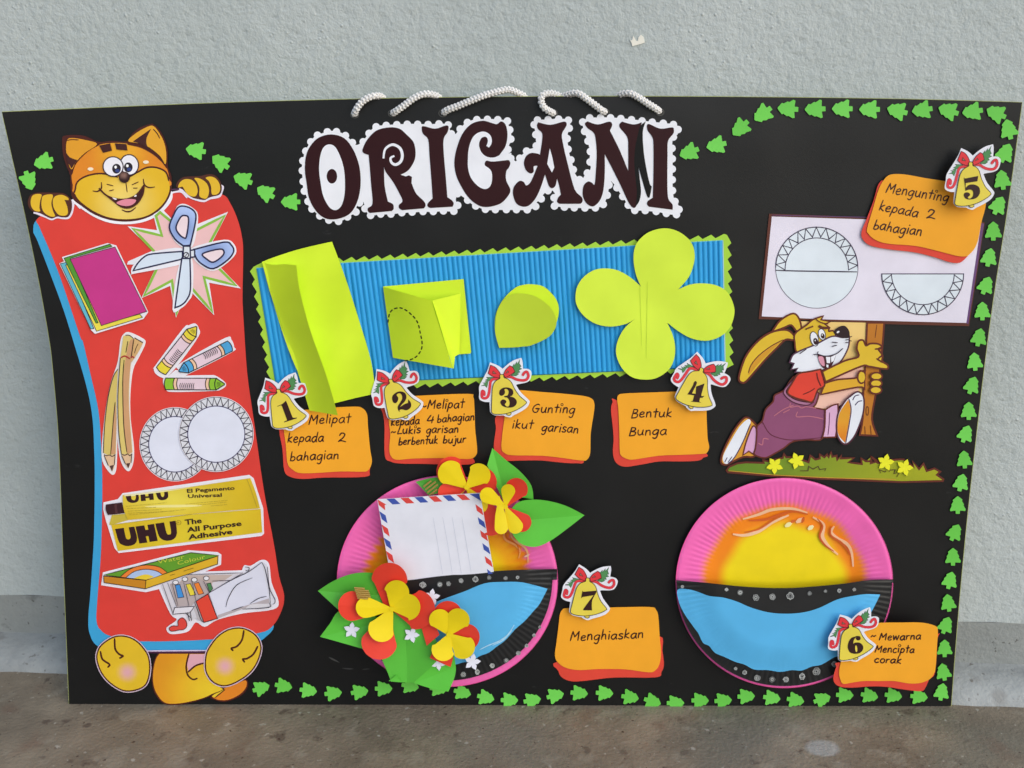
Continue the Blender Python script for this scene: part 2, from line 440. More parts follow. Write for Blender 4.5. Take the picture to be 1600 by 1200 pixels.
p = Part(0); p.fill(OUT, '#262625', mat=mb, cell=20); p.done('black_face', board)
edge = paper('#9fa765', .7, 'cut_edge')
p = Part(0); p.fill(inset(OUT, -.8), '#9fa765', h=-.0004, t=.0022, mat=edge, cell=20); p.done('cut_edge', board)
holes = ((554, 179), (613, 177), (692, 177), (865, 177), (946, 176), (1031, 175))
for (u, v) in holes:
    p = Part(.0004); p.fill(ell(T(0, 0, 1), u, v, 6.2, 5.2), '#0a0a0a', mat=ink('#101010')); p.line(ell(T(0, 0, 1), u, v, 6.3, 5.4), .9, '#4a4a48', closed=True)
    p.done('cord_hole', board)

for a, c, wd in (('514,1027 520,1030 530,1035', '#3c3c3c', 2.2), ('535,1044 545,1045 552,1045', '#333333', 1.8), ('566,1046 578,1045', '#303030', 1.2)):
    p = Part(.0003, 0); p.line(O(T(0, 0, 1), a), wd, c, taper=.9); p.done('chalk_smudge', board)
# ------------------------------------------------------------------ braided cord
def tube(W, F, path, rad, k=6):
    path = np.array(path); n = len(path); base = len(W)
    tg = np.gradient(path, axis=0); tg /= np.linalg.norm(tg, axis=1)[:, None]
    ref = np.array([.3, -.7, .6])
    for i in range(n):
        a = np.cross(tg[i], ref); a /= np.linalg.norm(a); b = np.cross(tg[i], a)
        for j in range(k):
            t = 2 * math.pi * j / k; W.append(path[i] + rad * (math.cos(t) * a + math.sin(t) * b))
    for i in range(n - 1):
        for j in range(k):
            q = base + i * k + j; r = base + i * k + (j + 1) % k; F.append([q, r, r + k, q + k])
T3, T4 = T(450, 130, .2), T(760, 130, .2)
cord = thing('hanging_cord', 790, 165, .004, 'white braided cord threaded through six holes along the top of the black board', 'cord')
CORDM = paper('#cfcfd0', .5, 'braid', .5, .12)
def cordseg(pts, hs):
    n = len(pts); q = [(a[0], a[1], 0) for a in pts]
    c2 = cr(q, False, 12); hh = cr([(a, 0, 0) for a in hs], False, 12)
    ctr = P([(c2[i][0], c2[i][1], hh[i][0]) for i in range(len(c2))])
    L = np.concatenate([[0], np.cumsum(np.linalg.norm(np.diff(ctr, axis=0), axis=1))])
    m = int(L[-1] / .0006) + 2; ss = np.linspace(0, L[-1], m)
    path = np.stack([np.interp(ss, L, ctr[:, k]) for k in range(3)], 1)
    tg = np.gradient(path, axis=0); tg /= np.linalg.norm(tg, axis=1)[:, None]
    W = []; F = []; R0, r0 = .0018, .00085
    ref = np.array([.1, -.95, .3])
    A = np.cross(tg, ref); A /= np.linalg.norm(A, axis=1)[:, None]; B = np.cross(tg, A)
    tube(W, F, path, R0 * .95, 8)
    for d in (1, -1):
        for k in range(4):
            ph = 2 * math.pi * k / 4 + d * ss / .0115 * 2 * math.pi
            wob = 1 + .28 * np.cos(4 * ph + d * 1.6)
            cpath = path + (A * np.cos(ph)[:, None] + B * np.sin(ph)[:, None]) * (R0 * wob)[:, None]
            tube(W, F, cpath, r0, 6)
    p = Part(); p.W = np.array(W); p.F = F; p.MI = [p.mi(CORDM)] * len(F); p.SM = [True] * len(F); p.C = [(1, 1, 1)] * len(W)
    p.done('cord_loop', cord)
cordseg(G(T3, '515,250 535,205 570,155 620,118 680,98 730,104 752,130'), (-.001, .0035, .0045, .0045, .003, -.003, -.006))
cordseg(G(T3, '812,240 850,215 900,180 980,120 1050,88 1120,86 1170,104 1190,130'), (-.001, .003, .0045, .005, .0045, .002, -.003, -.006))
cordseg(G(T3, '1210,235 1250,208 1320,182 1420,140 1520,100 1600,76 1660,60 1720,50 1780,68 1840,98 1860,125'), (-.001, .003, .0045, .0055, .0055, .005, .004, .002, 0, -.004, -.006))
cordseg(G(T4, '530,240 495,220 450,190 428,140 440,92 500,78 570,98 585,125'), (-.001, .003, .0045, .0045, .0035, 0, -.004, -.006))
cordseg(G(T4, '932,228 900,212 860,180 780,120 715,78 650,84 600,104 585,130'), (-.001, .003, .0045, .005, .004, 0, -.004, -.006))
cordseg(G(T4, '1355,225 1325,200 1270,165 1190,112 1120,78 1060,84 1025,104 1010,130'), (-.001, .003, .0045, .005, .004, 0, -.004, -.006))

# ------------------------------------------------------------------ title
TD = '#2c0f13'
title = thing('title_banner', 765, 262, .0005, 'white scalloped title cutout with ornate dark brown letters reading ORIGANI', 'title banner')
bo = cr(parse(T3, '340,362 430,382 500,440 525,478* 575,452 620,388 680,330 800,315 950,308 1100,310 1200,305 1265,320 1275,370 1297,400* 1330,355 1380,305 1450,275 1550,270 1590,270 1670,275 1730,290 1735,340 1752,380 1752,450 1732,500 1735,550* 1720,565 1755,580 1785,605* 1815,560 1870,510 1925,490 1925,430 1920,370 1910,330 1920,272* 1980,275 2110,268 2200,280 2212,340 2195,400 2195,460 2205,540 2230,620 2250,700 2290,748* 2320,700 2355,670 2345,600 2350,540 2330,450 2305,380 2290,300 2340,262 2400,258 2530,258 2710,275 2830,290 2970,305 3050,325 3055,400 3015,440 3015,560 3015,650 3015,730 3015,810 3025,900 3065,960 3065,1040* 2980,1035 2880,1015 2750,1005 2680,1000 2630,930 2590,870 2550,810 2525,775* 2515,830 2500,900 2465,970* 2380,990 2290,985 2200,985 2070,970* 2065,900 2075,855 2040,850 2005,870 1990,910 1955,930 1945,970 1880,1000 1790,1000 1700,1000 1610,1000 1550,1000 1450,965 1380,910 1330,875* 1320,920 1340,960 1310,1010 1220,1010 1130,1015 1050,1015 960,1020 880,1025 800,1035 720,1035 640,1045 605,1010 585,970 590,935* 545,960 545,1010 480,1050 410,1090 330,1085 260,1060 200,1010 150,960 140,900 110,830 105,760 100,700 100,630 115,560 145,490 200,410 270,380'), True, 8)
bo = resample(bo, 1.2); Ls = [0]
for i in range(1, len(bo) + 1): Ls.append(Ls[-1] + math.hypot(bo[i % len(bo)][0] - bo[i - 1][0], bo[i % len(bo)][1] - bo[i - 1][1]))
per = Ls[-1] / round(Ls[-1] / 16.4); sg = 1 if area(bo) > 0 else -1
TWM = paper('#dadde6', .35, 'print'); base_o = inset(bo[::5], 2.0)
p = Part(.0009); p.fill(base_o, WHITE, t=.0007, mat=TWM)
nxt = per / 2
for i in range(len(bo)):
    if Ls[i] >= nxt:
        nxt += per; a, c = bo[i - 3], bo[(i + 3) % len(bo)]; tx, ty = c[0] - a[0], c[1] - a[1]; l = math.hypot(tx, ty) or 1
        p.fill(ell(T(0, 0, 1), bo[i][0] - ty / l * 2.6 * sg, bo[i][1] + tx / l * 2.6 * sg, 5.9, 5.9, n=16), WHITE, h=.00084, t=.0006, mat=TWM)
p.done('backing', title)
def letter(ch, outs, whites=(), extra=None):
    p = Part(.0012)
    for o_ in outs: p.fill(o_, TD, t=.0002, mat=paper(TD, .5, 'print', .18))
    for o_ in whites: p.fill(o_, WHITE, mat=paper('#dadde6', .35, 'print'))
    if extra: extra(p)
    p.done('letter', title, label=f'dark brown letter {ch}')
letter('O', [S(T3, '340,400 440,430 510,520 555,640 568,760 555,880 515,980 460,1035 370,1063 290,1055 220,1000 165,900 145,780 132,680 140,570 175,490 240,425')],
       [S(T3, '320,478 370,500 415,590 438,680 445,780 440,880 415,960 370,992 320,965 275,880 255,780 243,680 250,580 275,505')],
       lambda p: p.fill(ell(T3, 343, 727, 41, 57), TD, mat=paper(TD, .5, 'print', .18)))
letter('R', [S(T3, '583,515 620,440 690,370 790,345 870,355 925,400 980,460 997,540 985,610 940,680 880,715* 920,728* 945,720* 968,732* 965,780* 1000,860 1060,920 1075,955 1060,978* 890,992* 868,975 868,950 895,920 870,860 820,770 765,695 750,655* 755,800 780,925* 820,945 825,982 810,998* 640,1014* 625,1000 625,975 660,940 650,800 638,650 630,560* 590,545')],
       (), lambda p: p.line(O(T3, '746,582 760,515 815,480 872,505 893,560 880,612 840,636 808,618 802,585 826,570', 6), 4.6, WHITE, mat=paper('#dadde6', .35, 'print'), taper=.35))
IL = '1045,350 1060,335 1150,355 1235,330 1255,345 1245,385 1218,430 1215,520 1235,760 1245,890* 1280,915 1295,940 1285,965* 1110,975* 1090,960 1095,935 1130,900* 1120,750 1105,560 1095,440 1055,395'
letter('I', [S(T3, IL)])
letter('G', [S(T3, '1300,610 1315,520 1360,400 1430,320 1520,293 1590,310 1632,320 1665,298 1700,325 1715,400 1700,490 1660,550 1640,580* 1660,603 1720,600 1737,625 1725,660 1705,690 1705,760 1737,830 1720,880 1660,940 1560,967 1480,950 1400,880 1330,760 1305,680')],
       [S(T3, '1405,600 1412,510 1440,430 1480,390 1530,378 1575,400 1592,440 1588,475 1570,503* 1550,490* 1562,450 1548,420 1515,425 1495,460 1495,500 1515,545 1555,575 1610,580 1665,556* 1745,545* 1745,598* 1700,602 1600,612 1548,606 1537,640 1570,665 1592,700 1592,770 1570,815 1530,826 1480,800 1430,740 1408,670')])
letter('A', [S(T4, '395,330 405,305* 500,325 605,300 628,320 615,350 590,400 600,480 640,650 690,830 745,890 750,925 735,942* 570,942* 552,925 560,895 582,870* 568,800 552,745* 540,800 515,820 490,805 470,750 458,712* 430,800 390,890 340,950 290,965 235,940 208,870 215,810 255,765 290,770 310,798 340,780 370,720 400,645* 370,650 370,690 345,705 310,680 293,625 310,570 350,545 400,550 418,560* 435,450 435,390 405,360')],
       [S(T4, '495,510* 475,630* 512,698* 530,660* 515,580')])
letter('N', [S(T4, '770,315 790,298* 870,322 960,300 983,325 965,370* 1040,520 1108,685* 1108,500 1100,420 1045,350 1040,320 1060,300* 1150,322 1215,305* 1190,380* 1172,480* 1170,650 1180,850 1168,968* 1145,972 1110,930 1050,800 980,660 925,555* 925,700 915,830 890,910 850,955 815,960 775,930 752,870 760,800 795,768 825,778 845,790 855,700 862,560 855,450 840,390 790,350')],
       (), lambda p: p.fill(S(T4, '1245,298* 1222,380 1228,520 1245,640 1275,780 1292,805* 1285,850 1275,893* 1255,880 1215,750 1188,655* 1200,760 1208,850 1195,920 1165,965* 1175,860 1165,740 1155,600 1165,480* 1190,370* 1205,330'), '#0b0b0c', mat=paper('#060606', .45, 'marker', .2)))
letter('I', [S(T4, '1255,330 1275,320 1360,355 1450,345 1465,365 1460,395 1420,450 1415,550 1415,850 1430,920* 1455,950 1455,988* 1270,965* 1255,945 1262,920 1300,895* 1305,700 1305,480 1295,420 1260,370')])

# ------------------------------------------------------------------ cat holding the red panel
HC = .0006
cat = thing('cat_cutout', 235, 1090, HC, 'printed orange cartoon cat hugging a tall red panel, glued down the left side', 'paper cutout')
p = Part(HC); p.fill(S(T(0, 0, 1), '56,345 52,362 60,380 95,472 113,528 130,585 140,625 145,659 147,700 148,748 147,830 145,870 141,930 138,965 140,990 153,1010 190,1020 232,1018 322,1018 380,1014 408,1001 428,978 400,960* 170,960* 175,700 100,440 75,345*'), '#3596c9', t=.0003)
p.done('blue_backing', cat)
p = Part(HC + .0003); p.fill(S(T(0, 0, 1), '60,340 112,316 200,330 267,301 290,298 345,303 360,318 372,345 378,370 380,393 379,460 380,490 386,580 394,639 398,666 412,764 428,850 436,900 444,930 440,954 426,978 404,989 330,999 220,1002 174,994 158,985 151,971 152,940 158,860 160,760 158,696 154,642 142,587 130,535 126,528 110,480 93,430 75,385 62,355'), '#cc3a32', t=.0003)
p.done('red_panel', cat)
T1, T2 = T(0, 160, .175), T(180, 180, .175)
OL = '#45170f'
p = Part(HC + .0008)
sil = S(T1, '555,330 570,300 650,290 760,300 880,352 1000,343 1130,348 1180,280 1260,220 1360,188* 1420,240 1470,330 1498,440 1498,570 1530,660 1530,790 1480,900 1390,990 1270,1045 1130,1065 980,1050 840,1000 720,920 650,860 630,760 625,650 590,560 560,450')
p.fill(S(T1, '660,860 650,890 700,930 840,1022 980,1075 1130,1088 1280,1068 1410,1010 1500,925 1540,850 1530,790 1480,800 1100,700'), '#dfe0ea', t=.0003)
p.fill(sil, OL, t=.0002)
p.fill(S(T1, '640,640 665,560 720,490 800,420 900,375 1020,362 1140,370 1260,400 1370,460 1450,530 1490,590 1510,680 1500,760 1100,900 690,830 650,740'), '#d9a024', grad=(30 + 160, 240, 62, '#d07e1e'))
p.fill(S(T1, '668,790 685,720 740,672 830,642 930,637 1050,667 1150,667 1230,622 1310,582 1400,582 1480,622 1508,700 1512,790 1468,888 1388,968 1280,1023 1130,1043 980,1028 850,978 745,908 688,850'), '#ddc569', grad=(195, 318, 66, '#d3ab22'))
p.line(O(T1, '640,830 668,790 685,720 740,672 830,642 930,637 1050,667'), 2.0, OL)
p.line(O(T1, '1150,667 1230,622 1310,582 1400,582 1480,622 1508,700'), 2.0, OL)
p.line(O(T1, '640,640 665,560 720,490 800,420 880,378'), 1.8, OL)
p.line(O(T1, '1140,372 1260,400 1370,460 1450,530 1490,585'), 1.8, OL)
p.line(O(T1, '1125,715 1130,760 1135,800'), 1.1, OL)
for a in ('830,790 870,795 905,765 905,715', '1280,685 1290,735 1330,760 1380,755', '1090,960 1130,975 1170,970 1210,940'): p.line(O(T1, a), 1.8, OL, taper=.5)
for a in ('955,730 1010,745', '975,790 1015,780', '1180,735 1235,710', '1190,765 1225,765'): p.line(O(T1, a), 1.1, OL)
for (x, y) in ((808, 595), (1303, 533)): p.fill(ell(T1, x, y, 26, 15), '#e9d9c0')
for a in ('885,385* 985,365* 1000,430* 920,450*', '1025,365* 1130,372* 1138,430* 1040,420*'): p.fill(S(T1, a), '#3a1614')
p.line(O(T2, '492,712 515,690 590,684 640,735'), 2.2, '#d5cfe0', h=HC + .0007); p.line(O(T2, '495,665 540,662 600,664'), 1.8, '#4a2a48', h=HC + .0008); p.line(O(T1, '615,888 665,893 715,945'), 2.2, '#d5cfe0', h=HC + .0007)
head = p.done('head', cat); hb = HC + .0008 + .0009
p = Part(hb); p.fill(S(T1, '600,335 650,318 760,335 868,372 760,450 680,530 640,598 610,540 590,430'), '#cf9122'); p.fill(S(T1, '592,450* 625,490 690,515* 638,592* 600,520'), '#3a1614')
p.line(O(T1, '600,340 640,332 700,335'), 1.2, OL); p.done('ear', head)
p = Part(hb); p.fill(S(T1, '1145,345 1200,285 1290,230 1360,208 1410,255 1458,340 1483,440 1478,552 1430,480 1330,400 1240,365'), '#d29a26'); p.fill(S(T1, '1185,350* 1270,290 1350,235* 1312,310 1308,370 1335,425* 1250,370'), '#3a1614')
p.line(O(T1, '1370,240 1405,280 1425,320'), 1.2, OL); p.done('ear', head)
for (cx, cy, rx, ry, rot, px, py) in ((1155, 557, 86, 96, -12, 1145, 580), (1010, 573, 95, 92, 20, 1040, 592)):
    p = Part(hb + (.0002 if cx == 1010 else 0)); p.fill(ell(T1, cx, cy, rx, ry, rot), '#2a1a2a'); p.fill(ell(T1, cx, cy, rx - 10, ry - 10, rot), '#dcdce6')
    p.fill(ell(T1, px, py, 39, 44), '#1c1420'); p.fill(ell(T1, px + 8, py + 18, 20, 16), '#2c3c78'); p.fill(ell(T1, px - 8, py - 14, 12, 13), '#e8e8ee'); p.done('eye', head)
p = Part(hb + .0005); p.fill(ell(T1, 1110, 668, 50, 50), '#8c6a60', grad=(193.2, 274, 8, '#2c1114')); p.done('nose', head)
p = Part(hb); p.fill(S(T1, '885,768* 950,828 1030,858 1130,862 1220,822 1288,735* 1275,820 1225,900 1150,940 1080,927 1010,875 940,820'), '#34110f')
p.line(O(T1, '885,768 950,830 1030,860 1130,864 1220,824 1288,735'), 2.0, OL); p.line(O(T1, '885,768 940,822 1010,877 1080,930 1150,942 1225,902 1275,822 1288,735'), 1.6, OL)
p.fill(S(T1, '1040,895 1100,868 1160,862 1215,872 1190,908 1140,925 1080,918'), '#cf7f92'); p.fill(S(T1, '1003,850 1042,860 1030,870'), '#e4e0e4'); p.fill(S(T1, '1195,838 1218,824 1215,842'), '#e4e0e4'); p.done('mouth', head)
YL = '#d3ac28'
def paw(t, border, sil, fingers):
    p = Part(HC + .0008); p.fill(S(t, border), '#d5cfe0', t=.0002); p.fill(S(t, sil), '#4a2418', t=.0002)
    for f in fingers: p.fill(S(t, f), YL, grad=None)
    p.done('paw', cat)
paw(T1, '400,900 640,870 655,965 620,1035 560,1042 510,1035 460,1052 400,1028 330,1000 300,980', '250,880 270,830 330,806 470,806 560,810 610,838 640,882 640,960 610,1020 560,1027 510,1020 460,1037 400,1012 350,987 290,972 255,930',
    ('275,870 300,825 370,822 358,880 352,940 358,972 312,968 280,930', '392,830 470,825 458,900 473,970 492,1014 450,1018 392,980 370,920 374,860', '490,840 550,825 606,850 612,872* 575,870* 600,930 605,990 575,1012 520,1000 480,940 472,880'))
paw(T2, '560,660 600,690 640,725 690,752 750,770 800,775 850,752 930,735 958,690 950,620 700,620', '545,640 560,590 610,553 700,546 760,543 840,526 900,543 942,600 952,660 930,710 850,732 800,757 750,752 690,737 640,702 600,662',
    ('562,645 577,602 620,572 680,577 723,620 736,680 718,722 680,723 640,700 610,650 597,637', '708,562 760,567 818,610 838,680 818,740 785,743 752,720 752,650 732,600', '808,560 850,547 900,567 933,620 933,680 900,710 862,703 857,640 837,590'))
T8 = T(100, 960, .2)
p = Part(HC + .0008); p.fill(S(T8, '740,296* 1110,296* 1105,440 1150,520 1235,562 1245,590 1170,625 1100,657 1000,687 880,707 780,697 715,627 688,540 688,440 708,350'), '#4a1a12', t=.0002)
p.fill(S(T8, '745,308* 1105,308* 1105,440 1145,520 1225,572 1235,590 1160,620 1100,648 1000,677 880,697 785,688 725,620 698,540 698,440 718,350'), '#d8b928', grad=(330, 1080, 95, '#cf8a1e'))
p.fill(S(T8, '985,310* 1108,310* 1098,380 1030,400 970,440* 963,380'), '#cf9ba8')
p.line(O(T8, '975,310 955,400 965,470 1005,508 1040,500'), 2, OL); p.line(O(T8, '970,450 1030,400 1098,380'), 2, OL)
p.line(G(T8, '640,296 1120,293'), 2.6, '#43203c'); p.line(G(T8, '630,286 1120,282'), 1.4, '#cdbcd8'); p.done('belly', cat)
p = Part(HC + .0007); p.fill(S(T8, '1240,570 1320,545 1420,505 1437,560 1395,625 1300,673 1220,680 1140,650 1190,640'), '#4a1a12', t=.0002); p.fill(S(T8, '1245,580 1320,555 1415,515 1425,560 1385,615 1300,662 1220,670 1160,647 1190,635'), '#d07a1e')
p.fill(S(T8, '1150,640* 1215,585* 1255,590* 1180,650*'), '#d8b928'); p.line(G(T8, '1150,640 1215,585 1255,590 1180,650'), 1.4, OL); p.done('tail', cat)
for (silh, c, lines) in (('255,300 290,235 380,175 470,165 560,198 630,268 667,340 674,450 642,552 560,597 460,600 360,542 290,462 255,370', (495, 452), ('395,190 400,270 430,310 460,325 435,342', '285,290 300,350 355,390 343,412')),
                         ('1103,330 1130,258 1200,168 1290,113 1390,103 1482,143 1533,210 1542,290 1500,402 1430,482 1320,547 1230,562 1150,522 1103,440', (1258, 405), ('1405,128 1390,200 1350,250 1308,265 1320,282', '1512,250 1480,310 1430,345 1398,350 1410,372'))):
    q = S(T8, silh); p = Part(HC + .0013); p.fill(inset(q, -1.3), '#c9b4c4', t=.0003); p.fill(q, '#45170f'); p.fill(inset(q, 2.2), '#cf9aa6', grad=(100 + c[0] * .2, 960 + c[1] * .2, 19, '#d2ae26'))
    for l in lines: p.line(O(T8, l), 2.3, OL)
    p.done('foot', cat)

# ------------------------------------------------------------------ pictures on the red panel
HP = .0015
NAVY = '#1f1c42'
TS = T(200, 310, 1 / 6)
scis = thing('scissors_picture', 290, 410, HP, 'cut-out picture of blue handled scissors on a pink starburst', 'picture cutout', 'pictures on the red panel')
p = Part(HP); p.fill(G(TS, '-5,260 272,298 238,150 320,100 420,200 500,230 640,245 938,125 795,400 800,560 860,640 1058,845 760,790 808,1095 600,885 500,1000 450,1118 395,820 125,935 255,660 100,620 -10,620 0,590 230,490'), '#d6d6e0', t=.0003)
star = G(TS, '45,285 318,350 262,165 300,130 390,205 500,245 635,300 905,163 765,420 800,560 850,655 1012,815 712,738 790,1062 605,850 480,1000 455,1088 412,770 150,912 275,650 240,490')
p.fill(star, '#dcb3b6'); p.line(star, 3.1, '#80b03e', closed=True); p.done('starburst', scis)
p = Part(HP + .0005)
for a in ('32,708 40,640 130,540 230,500 500,465 545,600 60,705', '383,270 425,150 465,70 525,50 605,88 655,150 645,300 605,450 520,465 430,390', '595,465 900,387 995,430 1010,520 905,625 800,680 700,645 615,565', '417,1042 480,620 600,560 608,870 565,965 505,1025'): p.fill(S(TS, a), '#dadbe6', h=HP + .0005)
p.h += .0001
p.fill(S(TS, '48,678* 90,610 150,550 230,520 510,497* 512,568*'), '#c6d3e4', mat=paper('#c6d3e4', .35)); p.line(S(TS, '48,678* 90,610 150,550 230,520 510,497* 512,568*'), 1.8, NAVY, closed=True)
b2 = S(TS, '505,560* 580,560* 585,850 550,950 500,1000 440,1025*'); p.fill(b2, '#c6d3e4'); p.line(b2, 1.8, NAVY, closed=True); p.done('blade', scis)
p = Part(HP + .001)
for a in ('580,487* 625,482* 625,548* 580,552*', '520,448* 582,448* 585,562* 515,562*'): p.fill(G(TS, a), '#ccd3de'); p.line(G(TS, a), 1.7, NAVY, closed=True)
p.fill(ell(TS, 545, 530, 28, 28), '#1a1626'); p.fill(ell(TS, 545, 530, 19, 19), '#c8ccd6'); p.line(G(TS, '536,545 556,515'), 1.2, NAVY); p.done('pivot', scis)
for (o_, i_, cc_) in (('388,270 430,150 470,85 520,72 590,95 635,150 625,260 583,440* 520,445* 440,380', '450,270 490,180 530,160 568,190 548,355 520,368 475,330', (505, 290)),
                 ('615,480* 900,410 970,440 990,500 930,580 800,658 700,620 640,560', '700,518 860,475 900,500 880,545 800,598 740,570', (800, 530))):
    p = Part(HP + .0009); q = S(TS, o_); p.fill(q, '#6d83b8', grad=(200 + cc_[0] / 6, 310 + cc_[1] / 6, 34, '#a3b9e8')); p.line(q, 1.9, NAVY, closed=True)
    q = S(TS, i_); p.fill(q, '#dccad2'); p.line(q, 1.9, NAVY, closed=True); p.done('handle', scis)

T9 = T(60, 330, 1 / 6)
p = Part(HP + .0009); p.fill(G(T9, '220,430 650,298 730,320 1030,945 985,1010 530,1150 490,1110 195,490 240,470'), '#d6d6e0', t=.0003)
for a, c in (('205,492 260,480 520,1100 490,1105', '#5aa9c0'), ('255,505 300,500 600,1060 950,965 975,995 545,1125', '#d8cb48'), ('240,440 670,308 690,330 300,440 560,1045 540,1050', '#4c8c2e'), ('298,450 718,335 1015,940 590,1072', '#b5307e')):
    p.fill(G(T9, a), c); p.line(G(T9, a), .8, '#2a2a24', closed=True)
p.done('colour_paper_picture', label='picture of stacked magenta, green, yellow and blue paper sheets', cat='picture cutout', group='pictures on the red panel')

T5 = T(130, 490, .21667)
pen = thing('pencil_picture', 190, 630, HP, 'tall cut-out picture of two crossed tan pencils with blunt points', 'picture cutout', 'pictures on the red panel')
p = Part(HP); p.fill(S(T5, '268,200 290,150 330,133 420,173 450,210 405,310 362,400 342,560 342,750 367,970 360,1080 330,1137 290,1105 262,1030 247,900* 244,1050 234,1142 205,1160 155,1100 133,1030 138,900 163,680 198,500 248,350'), '#d8d6dc', t=.0003); p.done('backing', pen)
p = Part(HP + .0004)
p.fill(S(T5, '250,400* 240,620 240,780 235,1010* 190,1025* 145,1005* 155,800 180,600 215,460'), '#c4b062'); p.fill(S(T5, '230,640* 240,780 232,1010* 198,1015* 212,850'), '#bb8f68')
p.fill(S(T5, '150,1020* 232,1015* 225,1100 208,1140* 180,1090'), '#cfae8c'); p.fill(G(T5, '190,1098 222,1090 208,1140'), '#4c3030')
for a in ('250,400 215,460 180,600 155,800 145,1005', '230,640 218,760 198,1015', '150,1018 170,1025 190,1020 210,1030 232,1015', '152,1025 180,1095', '230,1020 225,1090'): p.line(O(T5, a), 1, '#33241c')
p.done('pencil', pen)
p = Part(HP + .0007)
p.fill(S(T5, '368,178* 430,212* 402,270 348,352* 345,300'), '#c6a06c'); p.line(G(T5, '372,176 428,208'), 1.6, '#2a1a18'); p.line(O(T5, '395,220 380,250 370,285'), .9, '#33241c')
p.fill(S(T5, '290,160* 340,162 365,182* 348,300 332,500 332,700 355,1000* 320,1018* 275,1015* 255,850 250,600 265,350'), '#c9b56a')
p.fill(S(T5, '335,200 365,185* 347,320 328,550 334,750 352,1000* 318,1012* 294,800 288,500 305,330'), '#bd9068')
p.fill(S(T5, '275,1015* 352,1010* 340,1080 325,1117* 300,1080'), '#cfae8c'); p.fill(G(T5, '308,1082 340,1076 325,1117'), '#4c3030')
for a in ('305,155 335,158 362,180', '322,200 308,280', '268,320 258,450 250,620 256,850 275,1010', '295,335 285,500 292,800 315,1000', '275,1012 300,1022 320,1012 335,1024 352,1012', '278,1025 305,1085', '350,1018 345,1075', '365,185 345,320'): p.line(O(T5, a), 1, '#33241c')
p.line(O(T5, '272,318 300,306 335,325'), 1.6, '#a02c2c'); p.line(O(T5, '345,318 355,310 368,320'), 1.4, '#a02c2c'); p.done('pencil', pen)

T6 = T(220, 490, .125)
cray = thing('crayon_picture', 300, 560, HP, 'cut-out picture of three short wax crayons, yellow, blue and green', 'picture cutout', 'pictures on the red panel')
p = Part(HP)
for a in ('162,690 188,640 525,190 600,145 680,123 728,190 722,285 500,600 330,792 270,803 188,755', '468,700 495,620 1050,305 1135,330 1168,420 1142,482 620,745 520,780', '278,860 305,798 500,778 850,768 950,783 1068,880 1000,952 880,968 400,980 318,950', '330,792* 430,705* 510,710* 520,785*'): p.fill(S(T6, a), '#d8d6e0', t=.0002, h=HP)
p.done('backing', cray)
def crayon(a, b, hw, colr, label):
    p = Part(HP + .0004); dx, dy = b[0] - a[0], b[1] - a[1]; l = math.hypot(dx, dy); dx /= l; dy /= l
    f = lambda x, y: (T6[0] + .125 * (a[0] + dx * x - dy * y), T6[1] + .125 * (a[1] + dy * x + dx * y))
    def band(x0, x1, c, bul=18):
        q = [f(x0 + bul * (1 - (k / 4) ** 2), hw * k / 4) for k in range(-4, 5)] + [f(x1 + bul * (1 - (k / 4) ** 2), hw * k / 4) for k in range(4, -5, -1)]
        p.fill(q, c); p.line(q, 1.1, '#20181e', closed=True)
    b_ = -18
    band(0, l * .15, colr, b_); band(l * .15, l * .21, '#dcb89a', b_); band(l * .21, l * .70, '#d4bdca', b_); band(l * .70, l * .76, '#dcb89a', b_); band(l * .76, l * .86, colr, b_)
    q = [f(l * .86 + b_ * (1 - (k / 4) ** 2), hw * k / 4) for k in range(-4, 5)] + [f(l * .97, hw * .28), f(l, hw * .1), f(l, -hw * .1), f(l * .97, -hw * .28)]
    p.fill(q, colr); p.line(q, 1.2, '#20181e', closed=True)
    for k in range(8): x = l * (.25 + .033 * k); p.line([f(x, hw * .95), f(x - 8, hw * .3), f(x + 2, -hw * .15)], .8, '#30242c')
    for k in range(4): p.line([f(l * .87, hw * (.4 - .25 * k)), f(l * .93, hw * (.25 - .15 * k))], .6, '#20181e')
    p.done('crayon', cray, label=label)
crayon((255, 715), (695, 165), 74, '#d4c436', 'yellow crayon'); crayon((1115, 405), (478, 722), 70, '#4698cc', 'blue crayon'); crayon((312, 878), (1045, 882), 72, '#80b22c', 'green crayon')

def zig(p, t, cx, cy, rx, ry, ix, iy, a0, a1, n, wd=1.5, col='#2a2134', jit=.25):
    rnd = random.Random(int(cx * 7 + cy)); pts = []
    for k in range(2 * n + 1):
        a = R(a0 + (a1 - a0) * (k + (rnd.uniform(-jit, jit) if 0 < k < 2 * n else 0)) / (2 * n)); X, Y = (rx, ry) if k % 2 else (ix, iy)
        pts.append((t[0] + (cx + X * math.cos(a)) * t[2], t[1] + (cy + Y * math.sin(a)) * t[3]))
    p.line(pts, wd, col)
T7 = T(200, 600, .1375)
def plate_pic(cx, cy, rx, ry, ix, iy, h, label):
    p = Part(h); p.fill(ell(T7, cx, cy, rx, ry, 0, 60), '#d8d4de', t=.0003); p.line(ell(T7, cx, cy, rx - 12, ry - 12, 0, 60), .9, '#33283c', closed=True)
    p.fill(ell(T7, cx, cy, rx - 14, ry - 14, 0, 60), '#cbcdd6'); p.fill(ell(T7, cx, cy, ix, iy, 0, 50), '#cfd3e4'); p.line(ell(T7, cx, cy, ix, iy, 0, 50), 1.1, '#3a3460', closed=True)
    zig(p, T7, cx, cy, rx - 14, ry - 14, ix + 3, iy + 3, 0, 360, 33)
    p.done('plate_picture', label=label, cat='picture cutout', group='pictures on the red panel')
plate_pic(535, 685, 405, 422, 300, 316, HP, 'cut-out picture of a white zigzag-rimmed plate, partly hidden behind another plate picture')
